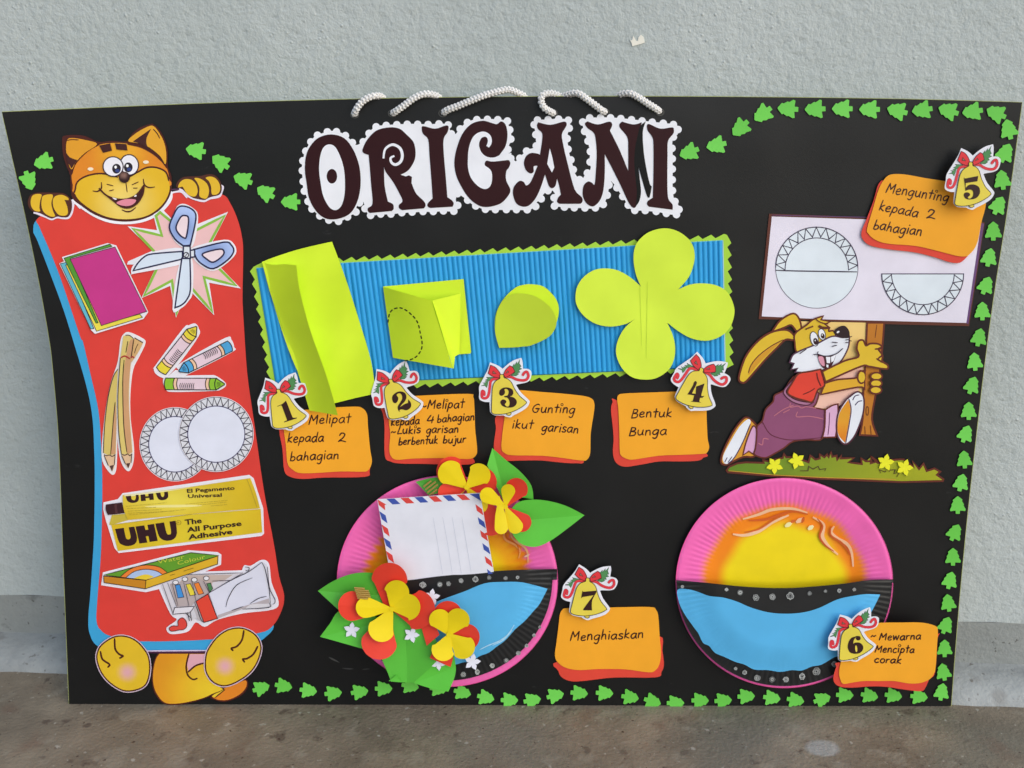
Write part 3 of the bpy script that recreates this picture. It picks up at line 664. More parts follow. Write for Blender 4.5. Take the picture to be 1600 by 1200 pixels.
plate_pic(1003, 570, 426, 430, 325, 320, HP + .0009, 'full round cut-out picture of a white plate with zigzag rim, in front of its twin')

# ---- printed lettering helper (built-in typeface)
def textpoly(p, body, x0, y0, x1, y1, cap, color, bold=.0, t=(0, 0, 1, 1)):
    cu = bpy.data.curves.new('lettering', 'FONT'); cu.body = body; cu.offset = bold; cu.resolution_u = 2
    ob = bpy.data.objects.new('lettering', cu); COL.objects.link(ob)
    dg = bpy.context.evaluated_depsgraph_get(); me = bpy.data.meshes.new_from_object(ob.evaluated_get(dg))
    bpy.data.objects.remove(ob); bpy.data.curves.remove(cu)
    co = np.array([v.co[:2] for v in me.vertices]); mn, mxx = co[:, 0].min(), co[:, 0].max(); ch = .72
    A = np.array([x0, y0]); B = np.array([x1, y1]); D = (B - A); l = np.linalg.norm(D); D = D / l; Nn = np.array([D[1], -D[0]])
    base = len(p.V); m = p.mi(ink(color))
    for c in co:
        q = A + D * (c[0] - mn) / (mxx - mn) * l + Nn * c[1] / ch * cap
        p.V.append((t[0] + q[0] * t[2], t[1] + q[1] * t[3], p.h)); p.C.append((0, 0, 0))
    for f in me.polygons:
        vs_ = list(f.vertices)
        p.F.append([base + i for i in vs_][::1]); p.MI.append(m); p.SM.append(False)
    bpy.data.meshes.remove(me); p.h += p.step

TU = T(140, 740, .1875)
UY, UB = '#cdb82c', '#2c1016'
glue = thing('glue_picture', 290, 810, HP, 'cut-out picture of a yellow glue tube lying on its box marked UHU', 'picture cutout', 'pictures on the red panel')
p = Part(HP + .0002); p.fill(S(TU, '115,240* 235,213* 275,163* 1330,10* 1367,38* 1402,150 1447,288* 1454,500* 1432,520* 243,662* 208,622* 133,382* 113,300*'), '#d8d6e0', t=.0003); p.done('backing', glue)
p = Part(HP + .0006); p.fill(G(TU, '180,430 850,340 1425,295 1438,490 235,645'), UY, grad=(300, 830, 130, '#c9aa20'))
p.fill(G(TU, '163,425 185,345 300,335 330,385 178,430'), '#b8a63a'); p.line(G(TU, '178,428 850,340'), .7, '#b09a2c')
for a in ('212,462* 285,452* 303,535 322,548 342,530 325,447* 372,442* 396,535 378,585 322,604 268,592 240,560', '382,441* 455,431* 466,470* 490,467* 481,427* 537,419* 568,560* 500,570* 490,520* 468,523* 482,575* 415,583*', '548,417* 620,407* 642,495 662,508 680,492 665,400* 716,393* 728,495 702,545 642,560 592,540 570,500'):
    p.fill(S(TU, a, 3), UB)
p.line(ell(TU, 742, 409, 20, 18), .5, '#8a7424', closed=True); textpoly(p, 'R', 734, 417, 750, 415, 16, '#8a7424', 0, TU)
textpoly(p, 'The', 796, 427, 936, 410, 44, UB, .03, TU); textpoly(p, 'All Purpose', 812, 490, 1268, 433, 42, UB, .03, TU); textpoly(p, 'Adhesive', 825, 550, 1192, 502, 42, UB, .03, TU); p.done('box', glue)
p = Part(HP + .0012); tb = S(TU, '275,180* 700,130 1340,38* 1385,160 1420,290* 1100,315 320,387* 280,300*'); p.fill(tb, '#d8c94c', grad=(262, 780, 120, '#c6a922', .35))
p.fill(ell(TU, 700, 271, 240, 11, -1), '#ded488'); p.fill(G(TU, '285,180 700,133 860,112 700,140 300,196'), '#dcd6a8')
for a in ('300,188* 345,184* 352,215 375,222 385,200 384,178* 408,176* 410,215 392,238 350,244 315,228', '424,176* 462,172* 466,190* 490,188* 490,168* 530,164* 536,218* 500,221* 497,202* 466,205* 468,226* 428,230*', '552,162* 590,158* 598,188 612,195 622,180 622,154* 652,151* 655,190 640,212 605,222 572,210'):
    p.fill(S(TU, a, 3), UB)
textpoly(p, 'El Pegamento', 812, 160, 1210, 134, 32, UB, .025, TU); textpoly(p, 'Universal', 820, 203, 1102, 192, 30, UB, .025, TU)
rn = random.Random(3)
for (x0, y0, x1, y1) in ((305, 272, 640, 243), (312, 292, 560, 280), (320, 312, 600, 300), (322, 330, 700, 312), (330, 345, 800, 300), (800, 255, 1150, 222), (900, 262, 1140, 238), (1010, 270, 1145, 258)):
    x = x0
    while x < x1:
        l = rn.uniform(10, 34); a = (x - x0) / (x1 - x0); b = min(1, (x + l - x0) / (x1 - x0)); p.line([(TU[0] + (x0 + (x1 - x0) * k) * TU[2], TU[1] + (y0 + (y1 - y0) * k) * TU[3]) for k in (a, b)], .45, '#8c7a2a', h=HP + .0019); x += l + 7
p.line(O(TU, '1310,45 1340,120 1395,280'), .7, '#a8942a'); p.done('tube', glue)
p = Part(HP + .0016); p.fill(S(TU, '135,258* 270,240* 292,330* 152,346* 133,300'), '#33151b'); p.fill(G(TU, '205,255 225,252 235,330 215,333'), '#4a2a2e'); p.done('cap', glue)

TW = T(140, 850, .2)
wc = thing('watercolour_picture', 300, 930, HP, 'cut-out picture of an open watercolour box with a squeezed white paint tube', 'picture cutout', 'pictures on the red panel')
p = Part(HP + .0002); p.fill(S(TW, '90,322* 103,222* 400,145* 770,48* 1000,63* 1030,83* 1027,162* 905,215* 1190,205* 1210,165 1258,170 1345,123 1402,155 1422,300 1477,450 1432,512 1200,542 1000,592 900,647 830,612 775,680 680,703 620,697 603,652 680,592 632,547 542,352* 440,377*'), '#d8d6e2', t=.0003); p.done('backing', wc)
p = Part(HP + .0006); p.fill(G(TW, '555,315 800,240 1200,225 1150,262 950,380 830,450 812,490 765,540 645,547'), '#c8c4ce')
p.fill(G(TW, '760,245 1120,240 1060,280 960,300 950,345 860,300 700,300'), '#b5a49e'); p.fill(G(TW, '625,312 870,275 965,335 940,385 830,440 800,485 680,490'), '#a99c9e')
for a, c in (('668,322 705,316 737,415 690,422', '#3c86cc'), ('752,316 787,310 830,396 785,404', '#d8c63c'), ('815,310 852,300 892,386 850,396', '#dc7a30'), ('915,310 945,304 962,350 938,378', '#447a4a')): p.fill(G(TW, a), c); p.line(G(TW, a), .7, '#2a2430', closed=True)
for (x, y) in ((672, 300), (745, 275), (818, 280), (912, 268)): p.fill(ell(TW, x, y, 22, 17), '#d6d4da'); p.line(ell(TW, x, y, 22, 17), .7, '#2a2430', closed=True)
for a in ('645,310 690,480', '735,300 775,480', '800,290 830,440', '890,290 935,380', '570,315 650,540', '610,305 680,490', '770,240 1200,225 1100,285 960,290'): p.line(G(TW, a), .7, '#3a3440')
q = G(TW, '665,497 818,488 785,537 650,549'); p.fill(q, '#cfccd6'); p.line(q, .9, '#2a2430', closed=True); p.done('tray', wc)
p = Part(HP + .0010)
for a, c in (('110,242 790,68 1008,90 440,283', '#5a9026'), ('440,283 1003,93 1000,157 435,350', '#caa024'), ('110,250 440,284 435,350 113,302', '#b87a1c')): p.fill(G(TW, a), c); p.line(G(TW, a), .9, '#2e2210', closed=True)
p.fill(S(TW, '240,256* 320,195 430,165 540,178 605,222* 500,262 440,280*'), '#d8762e'); p.line(O(TW, '240,256 320,195 430,165 540,178 605,222'), .8, '#2e2210')
p.fill(S(TW, '285,262* 350,215 440,198 520,210 568,238* 500,262 440,278*'), '#9fb4d8'); p.line(O(TW, '285,262 350,215 440,198 520,210 568,238'), .8, '#2e2210')
p.fill(S(TW, '345,268* 400,245 450,238 505,256* 440,280*'), '#d4b830'); p.line(G(TW, '630,245 665,235'), .7, '#4a3010'); p.line(G(TW, '735,212 810,188'), .7, '#4a3010')
textpoly(p, 'Water', 535, 156, 742, 113, 32, '#b8c040', .0, TW); textpoly(p, 'Colour', 690, 165, 905, 112, 32, '#b8c040', .0, TW); p.done('lid', wc)
p = Part(HP + .0012); q = S(TW, '935,385* 1100,290 1240,220 1345,143* 1372,200 1402,350 1412,465* 1200,497 1000,582*'); p.fill(q, '#cacbdc')
p.fill(S(TW, '1345,143* 1392,180 1405,350 1452,452 1432,472 1408,466*'), '#c8c8d4'); p.fill(G(TW, '1000,556 1200,488 1400,425 1408,462 1200,505 1000,582'), '#a9a0a6'); p.fill(S(TW, '1215,505* 1270,470 1400,468* 1400,500*'), '#c6c4cc')
p.fill(S(TW, '828,452* 812,510 842,590* 895,615*'), '#b0aab0'); p.fill(G(TW, '752,532 812,505 838,575 775,602'), '#c4c2cc')
q2 = G(TW, '830,448 925,390 1000,582 893,613'); p.fill(q2, '#d0402f'); p.line(q2, 1, '#3c1620', closed=True)
for a in ('925,388 1100,285 1240,218 1345,143', '1345,143 1372,200 1402,350 1412,465', '1390,180 1405,340 1450,440 1435,470', '1065,490 1085,420 1150,320 1270,265', '1110,520 1200,488', '1255,465 1320,425 1380,410', '1195,510 1400,495 1405,465', '820,455 845,520 870,590 895,615', '765,535 780,600', '785,525 797,600', '750,540 790,575', '1215,180 1245,185 1240,210 1218,205'): p.line(O(TW, a), 1, '#2a2634', taper=.5)
p.done('paint_tube', wc)
p = Part(HP + .0012); q = S(TW, '690,602 722,577 752,600 760,640 735,668 700,672 640,682 622,658 650,640 690,640'); p.fill(q, '#cc4038'); p.line(q, .9, '#4c1620', closed=True); p.done('paint_blob', wc)

# ------------------------------------------------------------------ blue corrugated panel with lime zigzag edge
HQ = .0010
pan = thing('corrugated_panel', 770, 600, HQ, 'bright blue corrugated card strip on lime paper with zigzag edges, centre of the board', 'card panel')
def saw(a, b, n, amp):
    out = []; dx, dy = b[0] - a[0], b[1] - a[1]; l = math.hypot(dx, dy); nx_, ny_ = dy / l, -dx / l
    for k in range(n):
        f = k / n; g = (k + .68) / n
        out.append((a[0] + dx * f - nx_ * 0, a[1] + dy * f - ny_ * 0)); out.append((a[0] + dx * g + nx_ * amp, a[1] + dy * g + ny_ * amp))
    return out
zz = saw((396, 417), (1138, 371), 37, 6) + saw((1136, 367), (1140, 576), 11, 6.5) + saw((1140, 573), (427, 613), 36, 6) + saw((427, 613), (395, 417), 10, 5.5)
p = Part(HQ); p.fill(zz, '#9cc63a', t=.0005); p.done('zigzag_backing', pan)
BL = [(400.5, 419.5), (1129, 376), (1132.5, 572), (431, 603)]
def bil(s, t):
    a, b, c, d = BL; return ((a[0] * (1 - s) + b[0] * s) * (1 - t) + (d[0] * (1 - s) + c[0] * s) * t, (a[1] * (1 - s) + b[1] * s) * (1 - t) + (d[1] * (1 - s) + c[1] * s) * t)
NR = 91
def corr(i, j):
    u, v = bil(i, j); ph = (i * NR) % 1.0
    hsh = math.sin(i * 311.7) * .00012
    return (u, v, HQ + .0004 + .00125 * abs(math.sin(math.pi * i * NR)) ** .75 + hsh)
p = Part(HQ); p.grid(corr, NR * 10 + 1, 9, '#2090cf', mat=paper('#2492cf', .5, 'corrugated'))
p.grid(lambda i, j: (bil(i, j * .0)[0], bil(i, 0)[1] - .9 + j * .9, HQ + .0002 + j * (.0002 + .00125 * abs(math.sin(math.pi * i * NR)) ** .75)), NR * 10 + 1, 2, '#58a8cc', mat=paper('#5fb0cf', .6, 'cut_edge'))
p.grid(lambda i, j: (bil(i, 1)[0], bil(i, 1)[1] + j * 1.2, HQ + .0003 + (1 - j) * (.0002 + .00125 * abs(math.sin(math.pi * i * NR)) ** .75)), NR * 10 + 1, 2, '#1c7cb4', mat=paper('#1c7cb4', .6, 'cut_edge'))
p.line([(1129.6, 376), (1133, 572)], 1.2, '#9fc4d2', h=HQ + .0012); p.done('corrugated_sheet', pan)

# ------------------------------------------------------------------ lime paper folding steps
LIME = '#c3dd2c'; LM = paper(LIME, .6, 'lime_paper', .25, .03)
TA = T(380, 350, .25); HL = HQ + .0024
f1 = thing('folded_paper_sheet', 500, 630, HL, 'tall lime yellow paper sheet folded lengthwise, its narrow flap curling over the number 1 card', 'folded paper', 'lime paper folding steps')
def wave1(u, v): return .0006 * math.sin(u * .09 + v * .02) + .0008 * math.sin(v * .045 + 1) + .002 * max(0, (560 - v) / 180) * 0
p = Part(HL); p.fill(S(TA, '117,237* 200,205 330,163 450,133 555,110* 640,340 730,620 800,860 828,1060* 700,1088 580,1118* 470,1150* 330,900 220,600', 5), LIME, mat=LM, t=.0004, cell=12, surf=lambda u, v: wave1(u, v) + .0012); p.done('back_leaf', f1)
Lf = O(TA, '117,237 165,420 230,600 310,830 370,1020 415,1166', 6); Rt = O(TA, '332,258 350,400 400,600 445,740 500,890 545,1030 592,1196', 6)
def ip(c, t):
    x = t * (len(c) - 1); i = min(len(c) - 2, int(x)); f = x - i; return (c[i][0] * (1 - f) + c[i + 1][0] * f, c[i][1] * (1 - f) + c[i + 1][1] * f)
def flap(s, t):
    a, b = ip(Lf, t), ip(Rt, t)
    sag = -3.5 * math.sin(math.pi * s) * max(0, 1 - t * 9) * 0
    u, v = a[0] * (1 - s) + b[0] * s, a[1] * (1 - s) + b[1] * s
    if t < .12: v += (1 - t / .12) * (5.5 * math.sin(math.pi * min(1, s * 1.6)) if s < .62 else 0) * .5
    lift = (.014 - .001 * t)
    h = HL + .0016 + .0015 * s + lift * (s ** 1.3)
    return (u, v, h)
p = Part(HL); p.grid(flap, 26, 60, LIME, mat=LM); p.done('front_flap', f1)

TB2 = T(580, 410, .2)
f2 = thing('folded_paper_square', 668, 575, HL, 'lime paper folded in quarters, half open, with a dashed oval drawn on the front', 'folded paper', 'lime paper folding steps')
def lerp3(a, b, c, d, s, t):   # bilinear patch of (x, y, h)
    return tuple((a[k] * (1 - s) + b[k] * s) * (1 - t) + (d[k] * (1 - s) + c[k] * s) * t for k in range(3))
def patch(p, A, B, C, D, n=14, bulge=0, mat=LM, bdir=1):
    def fn(s, t):
        x, y, h = lerp3(A, B, C, D, s, t); return (TB2[0] + x * .2, TB2[1] + y * .2, h + bulge * math.sin(math.pi * s) * bdir)
    p.grid(fn, n, n, LIME, mat=mat)
z0 = HL + .0012
p = Part(HL); p.fill(G(TB2, '92,188 722,130 781,700 775,712 660,720 300,760 172,745'), LIME, mat=LM, t=.0004, cell=12, surf=lambda u, v: .0010)
p.done('back_leaf', f2)
p = Part(HL); patch(p, (478, 298, z0 + .017), (700, 243, z0 + .004), (690, 715, z0 + .001), (655, 735, z0 + .006), bulge=.001); 
patch(p, (478, 298, z0 + .017), (655, 735, z0 + .006), (645, 828, z0 + .012), (638, 828, z0 + .0165)); p.done('middle_leaf', f2)
F4 = ((92, 190, z0 + .0005), (470, 300, z0 + .018), (638, 828, z0 + .017), (170, 745, z0 + .001))
p = Part(HL); patch(p, *F4, n=20, bulge=.003)
p.done('front_leaf', f2)
# dashed oval on the front leaf: find its height from the patch
def onfront(x, y):
    s = t = .5
    for k in range(12):
        q = lerp3(*F4, s, t); a = lerp3(*F4, s + .01, t); b = lerp3(*F4, s, t + .01)
        J = np.array([[a[0] - q[0], b[0] - q[0]], [a[1] - q[1], b[1] - q[1]]]) / .01
        ds = np.linalg.solve(J, np.array([x - q[0], y - q[1]])); s += ds[0]; t += ds[1]
    return lerp3(*F4, s, t)[2] + .003 * math.sin(math.pi * min(1, max(0, s))) + .0002
dsh = O(T(0, 0, 1), '131,470 138,420 152,385 180,362 225,355 262,368 300,395 345,440 370,490 385,560 397,620 395,670 375,710 345,742 300,762 258,770', 6)
dsh = resample(dsh, 2, False); p = Part(0)
acc = 0; cur = []
for i in range(1, len(dsh)):
    acc += math.hypot(dsh[i][0] - dsh[i - 1][0], dsh[i][1] - dsh[i - 1][1])
    if acc % 42 < 24: cur.append(dsh[i])
    else:
        if len(cur) > 2: p.line([(TB2[0] + x * .2, TB2[1] + y * .2) for x, y in cur], 1.5, '#20240c', h=0, surf=lambda u, v: onfront((u - TB2[0]) / .2, (v - TB2[1]) / .2))
        cur = []
p.done('dashed_oval', f2)

f3 = thing('petal_fold', 822, 540, HL, 'lime paper cut as a rounded petal, still folded double, third step', 'folded paper', 'lime paper folding steps')
p = Part(HL); p.fill(S(TB2, '1000,668* 970,560 965,480 975,400 1010,320 1060,255 1130,195 1190,175 1250,170 1350,190 1440,280 1467,370 1445,480 1390,580 1200,655'), LIME, mat=LM, t=.0004, cell=10, surf=lambda u, v: .0010); p.done('back_leaf', f3)
p = Part(HL); p.fill(S(TB2, '1000,668* 975,580 968,510 980,400 1010,325 1050,278 1110,248 1160,242 1220,247 1280,265 1330,292 1390,340 1425,390 1447,450 1440,510 1400,570 1340,610 1270,640 1210,656'), LIME, mat=paper('#bdd336', .6, 'lime_paper', .25, .03), t=.0004, cell=8, surf=lambda u, v: .0018 + .012 * max(0, (u - 773) / 96) ** 1.2); p.done('front_leaf', f3)

TC = T(880, 340, .23333)
f4 = thing('paper_flower', 1023, 590, HL, 'large flat lime paper flower with four round petals', 'paper flower', 'lime paper folding steps')
p = Part(HL); p.fill(S(TC, '522,463* 490,390 472,300 475,220 500,160 560,105 630,78 695,72 760,88 820,125 865,180 881,250 872,320 840,400 770,482* 850,448 940,440 1030,455 1100,500 1140,580 1146,650 1120,730 1070,785 1000,818 930,824 850,805 770,760 697,703* 735,790 750,870 742,950 705,1020 630,1072 550,1085 460,1068 395,1010 358,930 356,860 380,790 420,730 478,680* 420,712 320,730 220,712 140,660 92,590 82,530 95,460 140,395 210,350 290,340 370,355 450,400', 4), LIME,
       mat=paper('#c6df40', .6, 'lime_paper', .25, .03), t=.0004, cell=14, surf=lambda u, v: .0006 + .0008 * (1 + math.sin(u * .05) * math.cos(v * .045)) + .0016 * (math.hypot(u - 1022, v - 475) / 110) ** 2)
for a, b in (((1012, 440), (1010, 560)), ((1000, 445), (1003, 540))): p.line([a, b], .5, '#b6cc38', surf=lambda u, v: .0010 + .0008 * (1 + math.sin(u * .05) * math.cos(v * .045)) + .0016 * (math.hypot(u - 1022, v - 475) / 110) ** 2)
p.done('petals', f4)

# ------------------------------------------------------------------ handwriting
GL = {
 'a': ([[(.75, .85), (.5, 1), (.15, .75), (.05, .35), (.25, .02), (.55, .15), (.74, .6)], [(.8, .98), (.74, .4), (.85, 0)]], 1.05),
 'b': ([[(.2, 1.75), (.08, 0)], [(.1, .1), (.4, .0), (.72, .25), (.7, .62), (.42, .8), (.12, .55)]], 1.0),
 'c': ([[(.7, .85), (.4, 1), (.08, .6), (.12, .15), (.4, 0), (.72, .15)]], .95),
 'd': ([[(.75, .85), (.5, 1), (.15, .75), (.05, .35), (.25, .02), (.55, .15), (.74, .6)], [(.88, 1.8), (.76, .4), (.85, 0)]], 1.08),
 'e': ([[(.08, .48), (.55, .58), (.64, .85), (.4, 1), (.1, .7), (.1, .2), (.35, 0), (.72, .15)]], .95),
 'g': ([[(.75, .85), (.5, 1), (.15, .75), (.05, .35), (.25, .05), (.55, .2), (.74, .6)], [(.8, .98), (.74, .2), (.62, -.5), (.38, -.72), (.1, -.55)]], 1.05),
 'h': ([[(.22, 1.75), (.08, 0)], [(.12, .5), (.38, .9), (.6, .82), (.64, .5), (.7, 0)]], 1.0),
 'i': ([[(.15, 1), (.12, 0)], 'dot'], .45), 'ï': ([[(.15, 1), (.12, 0)], 'ring'], .5),
 'j': ([[(.35, 1), (.33, -.3), (.12, -.7), (-.1, -.55)], 'dot'], .6),
 'k': ([[(.2, 1.75), (.08, 0)], [(.68, 1.0), (.16, .48), (.72, 0)]], .95),
 'l': ([[(.2, 1.75), (.13, 0)]], .45),
 'n': ([[(.12, 1), (.08, 0)], [(.1, .6), (.35, .95), (.6, .9), (.66, .5), (.7, 0)]], 1.0),
 'o': ([[(.45, 1), (.12, .75), (.1, .25), (.4, 0), (.7, .25), (.72, .75), (.45, 1)]], .98),
 'p': ([[(.18, 1), (-.02, -.75)], [(.13, .7), (.4, 1), (.72, .75), (.68, .3), (.4, .02), (.1, .25)]], 1.0),
 'r': ([[(.12, 1), (.08, 0)], [(.1, .55), (.3, .9), (.6, .95)]], .8),
 's': ([[(.65, .9), (.35, 1), (.12, .78), (.35, .55), (.62, .35), (.55, .06), (.25, 0), (.05, .12)]], .88),
 't': ([[(.4, 1.65), (.33, .2), (.3, 0)], [(.02, 1.02), (.72, 1.06)]], .82),
 'u': ([[(.1, 1), (.08, .35), (.3, .02), (.6, .2), (.7, .6)], [(.76, 1), (.7, .3), (.82, 0)]], 1.05),
 'w': ([[(.05, 1), (.2, .02), (.5, .8), (.75, .02), (1.05, 1)]], 1.28),
 'M': ([[(.02, 0), (.3, 1.65)], [(.3, 1.65), (.62, .62)], [(.62, .62), (1.2, 1.6)], [(1.2, 1.6), (1.12, 0)]], 1.5),
 'G': ([[(1.0, 1.5), (.7, 1.65), (.2, 1.2), (.08, .5), (.4, 0), (.85, .15), (.92, .75)], [(.5, .78), (1.1, .74)]], 1.35),
 'L': ([[(.5, 1.6), (.1, .05)], [(.1, .05), (.9, .1)]], 1.0),
 'B': ([[(.32, 1.6), (.08, 0)], [(.28, 1.55), (.78, 1.45), (.78, 1.05), (.25, .82)], [(.25, .82), (.85, .68), (.75, .12), (.08, 0)]], 1.15),
 '2': ([[(.1, 1.15), (.3, 1.6), (.7, 1.4), (.55, .75), (.05, .05)], [(.05, .05), (.4, .2), (.95, .0)]], 1.2),
 '4': ([[(.45, 1.6), (.05, .5), (.85, .6)], [(.75, 1.3), (.62, -.05)]], 1.1),
 '~': ([[(0, .35), (.2, .6), (.5, .4), (.8, .58)]], 1.05), '-': ([[(.1, .5), (.35, .5)]], .6), ' ': ([], .7)}
INKC = '#3b1608'
def write(p, txt, x0, x1, y0, y1, xh, slant=.14, wd=2.0):
    adv = sum(GL[c][1] for c in txt) - .2; L = math.hypot(x1 - x0, y1 - y0); sx = L / adv
    dx, dy = (x1 - x0) / L, (y1 - y0) / L; rnd = random.Random(txt + str(x0)); cx = 0
    mt = ink(INKC); h = p.h
    for c in txt:
        jy = rnd.uniform(-.08, .08); js = rnd.uniform(.93, 1.07)
        def f(q): X = (cx + q[0]) * sx + q[1] * xh * slant; Y = (q[1] * js + jy) * xh; return (x0 + dx * X + dy * Y, y0 + dy * X - dx * Y)
        for st in GL[c][0]:
            if st == 'dot': a = f((.18, 1.45)); p.fill(ell(T(0, 0, 1), a[0], a[1], 1.15, 1.15, n=8), INKC, mat=mt, h=h)
            elif st == 'ring': a = f((.22, 1.55)); p.line(ell(T(0, 0, 1), a[0], a[1], 1.8, 1.8, n=10), 1.0, INKC, closed=True, mat=mt, h=h)
            else: p.line(cr([(*f(q), 0) for q in st], False, 4), wd * rnd.uniform(.9, 1.12), INKC, mat=mt, h=h)
        cx += GL[c][1]

# ------------------------------------------------------------------ note cards
OR, RD = '#f9a42e', '#d0432f'
def card(t, orange, red, texts, h, name_lbl, xh=8.2):
    root = thing('note_card', *(lambda q: (sum(a[0] for a in q) / len(q), sum(a[1] for a in q) / len(q)))(S(t, orange)), h, name_lbl, 'note card', 'orange note cards')
    p = Part(h); p.fill(S(t, red), RD, t=.0005, mat=paper('#cf4030', .6, 'foam_card')); p.done('red_backing', root)
    p = Part(h + .0007); p.fill(S(t, orange), OR, t=.0005, mat=paper('#ff9d24', .6, 'card_paper', .3, .035)); p.done('orange_card', root)
    for tx in texts:
        p = Part(h + .0008 + .00005); write(p, tx[0], *tx[1:5], xh=tx[5] if len(tx) > 5 else xh); p.done('handwriting', root)
    return root
HCARD = .0008
K1, K2, K3, K4 = T(390, 560, .16667), T(570, 550, .15), T(740, 550, .15), T(940, 550, .15)
K5, K6, K7 = T(1330, 220, .16667), T(1290, 940, .11875), T(860, 870, .16667)
card(K1, '310,560 360,500 520,482 700,465 960,452 1050,462 1100,520 1110,640 1130,850 1147,970 1110,1050 1040,1062 850,1060 500,1077 400,1040 355,980 340,820 320,670', '290,520 278,680 308,850 325,1050 380,1110 500,1130 700,1117 1080,1110 1125,1055 1100,900 800,600',
     [('Melipat', 482.5, 547, 663, 660), ('kepada', 449, 505, 691, 690), ('2', 528, 541, 690, 690), ('bahagian', 453, 529, 720.5, 717)], HCARD, 'orange note card reading Melipat kepada 2 bahagian, under the bell numbered 1')
card(K2, '250,560 300,475 520,457 1070,435 1130,468 1142,560 1150,800 1170,1000 1160,1072 1100,1112 950,1110 800,1105 500,1110 330,1122 270,1080 255,1000 265,860 250,720', '190,575 188,640 205,760 208,1080 270,1142 380,1162 600,1165 1080,1172 1125,1105 900,900 500,560',
     [('~Melïpat', 658, 724.5, 639, 637.5), ('kepada', 611, 655, 665.5, 662.5, 7.2), ('4', 667, 678, 661.5, 661, 7.2), ('bahagian', 683, 741, 660, 656.5, 7), ('~Lukïs', 611, 656.7, 679, 676.5, 7), ('garisan', 666, 716, 677, 675.5, 7), ('berbentuk', 622.5, 683.5, 695, 693, 7), ('bujur', 692, 727.5, 692.5, 691.5, 7)], HCARD + .0003,
     'orange note card reading Melipat kepada 4 bahagian, Lukis garisan berbentuk bujur')
card(K3, '320,420 400,400 490,397 700,415 1000,440 1200,470 1257,530 1250,650 1220,850 1215,1050 1180,1122 1120,1130 900,1100 700,1080 400,1075 320,1050 290,1000 300,850 325,650 318,500', '235,670 232,800 210,980 240,1082 310,1132 500,1130 700,1130 900,1150 1060,1158 1150,1125 1000,800 400,600',
     [('Guntïng', 831, 897.5, 643.5, 646), ('ikut', 800, 832, 669, 670), ('garisan', 846, 903, 673, 677)], HCARD, 'orange note card reading Gunting ikut garisan')
card(K4, '163,500 175,450 240,432 550,420 800,412 1060,420 1090,500 1095,700 1105,900 1121,990 1100,1045 1060,1060 850,1070 600,1080 350,1118 270,1115 200,1075 188,1000 185,850 175,600', '160,503 115,523 98,600 113,750 125,900 118,1050 150,1152 240,1195 400,1175 600,1140 800,1140 1000,1132 1060,1100 1085,1050 700,800',
     [('Bentuk', 986, 1049, 652.7, 651), ('Bunga', 982.5, 1041, 681, 679)], HCARD, 'orange note card reading Bentuk Bunga, under the bell numbered 4')
HR = .0015
card(K5, '320,350 380,315 500,315 700,350 880,378 1100,420 1230,500 1260,570 1255,640 1220,770 1190,930 1150,1020 1090,1082* 1000,1080 800,1030 600,985 350,965 230,930 160,870 150,820 200,650 260,450', '290,368* 250,420 210,560 150,720 98,850 108,922 180,982 350,1017 600,1047 800,1097 920,1137 1020,1142 1092,1082* 700,800',
     [('Menguntïng', 1384, 1481, 301, 315), ('kepada', 1373, 1433, 328, 339), ('2', 1447, 1461.6, 341, 342), ('bahagian', 1364, 1439, 357.5, 369)], .0028, 'tilted orange note card reading Mengunting kepada 2 bahagian, overlapping the white placard', 9)
card(K6, '380,420 480,320 700,280 1000,275 1250,275 1420,310 1477,370 1465,600 1450,850 1430,940 1370,1020 1250,1070 1100,1077 900,1045 700,1045 500,1045 350,1065 230,1082 190,1010 178,930 200,800 250,600', '170,800 140,860 103,990 120,1072 200,1122 350,1132 600,1115 800,1122 1000,1152 1250,1180 1315,1130 1365,1020 1440,930 1470,500 1440,440 700,800',
     [('~', 1361, 1369, 998, 997), ('Mewarna', 1373.7, 1438.4, 1000.5, 999.4, 6.6), ('-', 1361, 1364, 1018, 1018), ('Mencïpta', 1367, 1428, 1019, 1020, 6.6), ('corak', 1366, 1407.5, 1035, 1037, 6.6)], .0168, 'orange note card reading Mewarna Mencipta corak, overlapping the edge of the right plate')
card(K7, '88,545 110,500 170,480 540,475 930,470 990,498 1012,560 1025,750 1037,900 1020,1012 970,1075 900,1081 700,1055 450,1052 280,1062 160,1045 80,1000 43,930 60,780 80,620', '70,980 75,1070 110,1132 200,1167 330,1162 600,1132 990,1130 1042,1080 1064,1010 1050,880 1025,745 700,900',
     [('Menghiaskan', 891, 1005, 1001, 996.5)], HCARD, 'orange note card reading Menghiaskan, between the two paper plates')

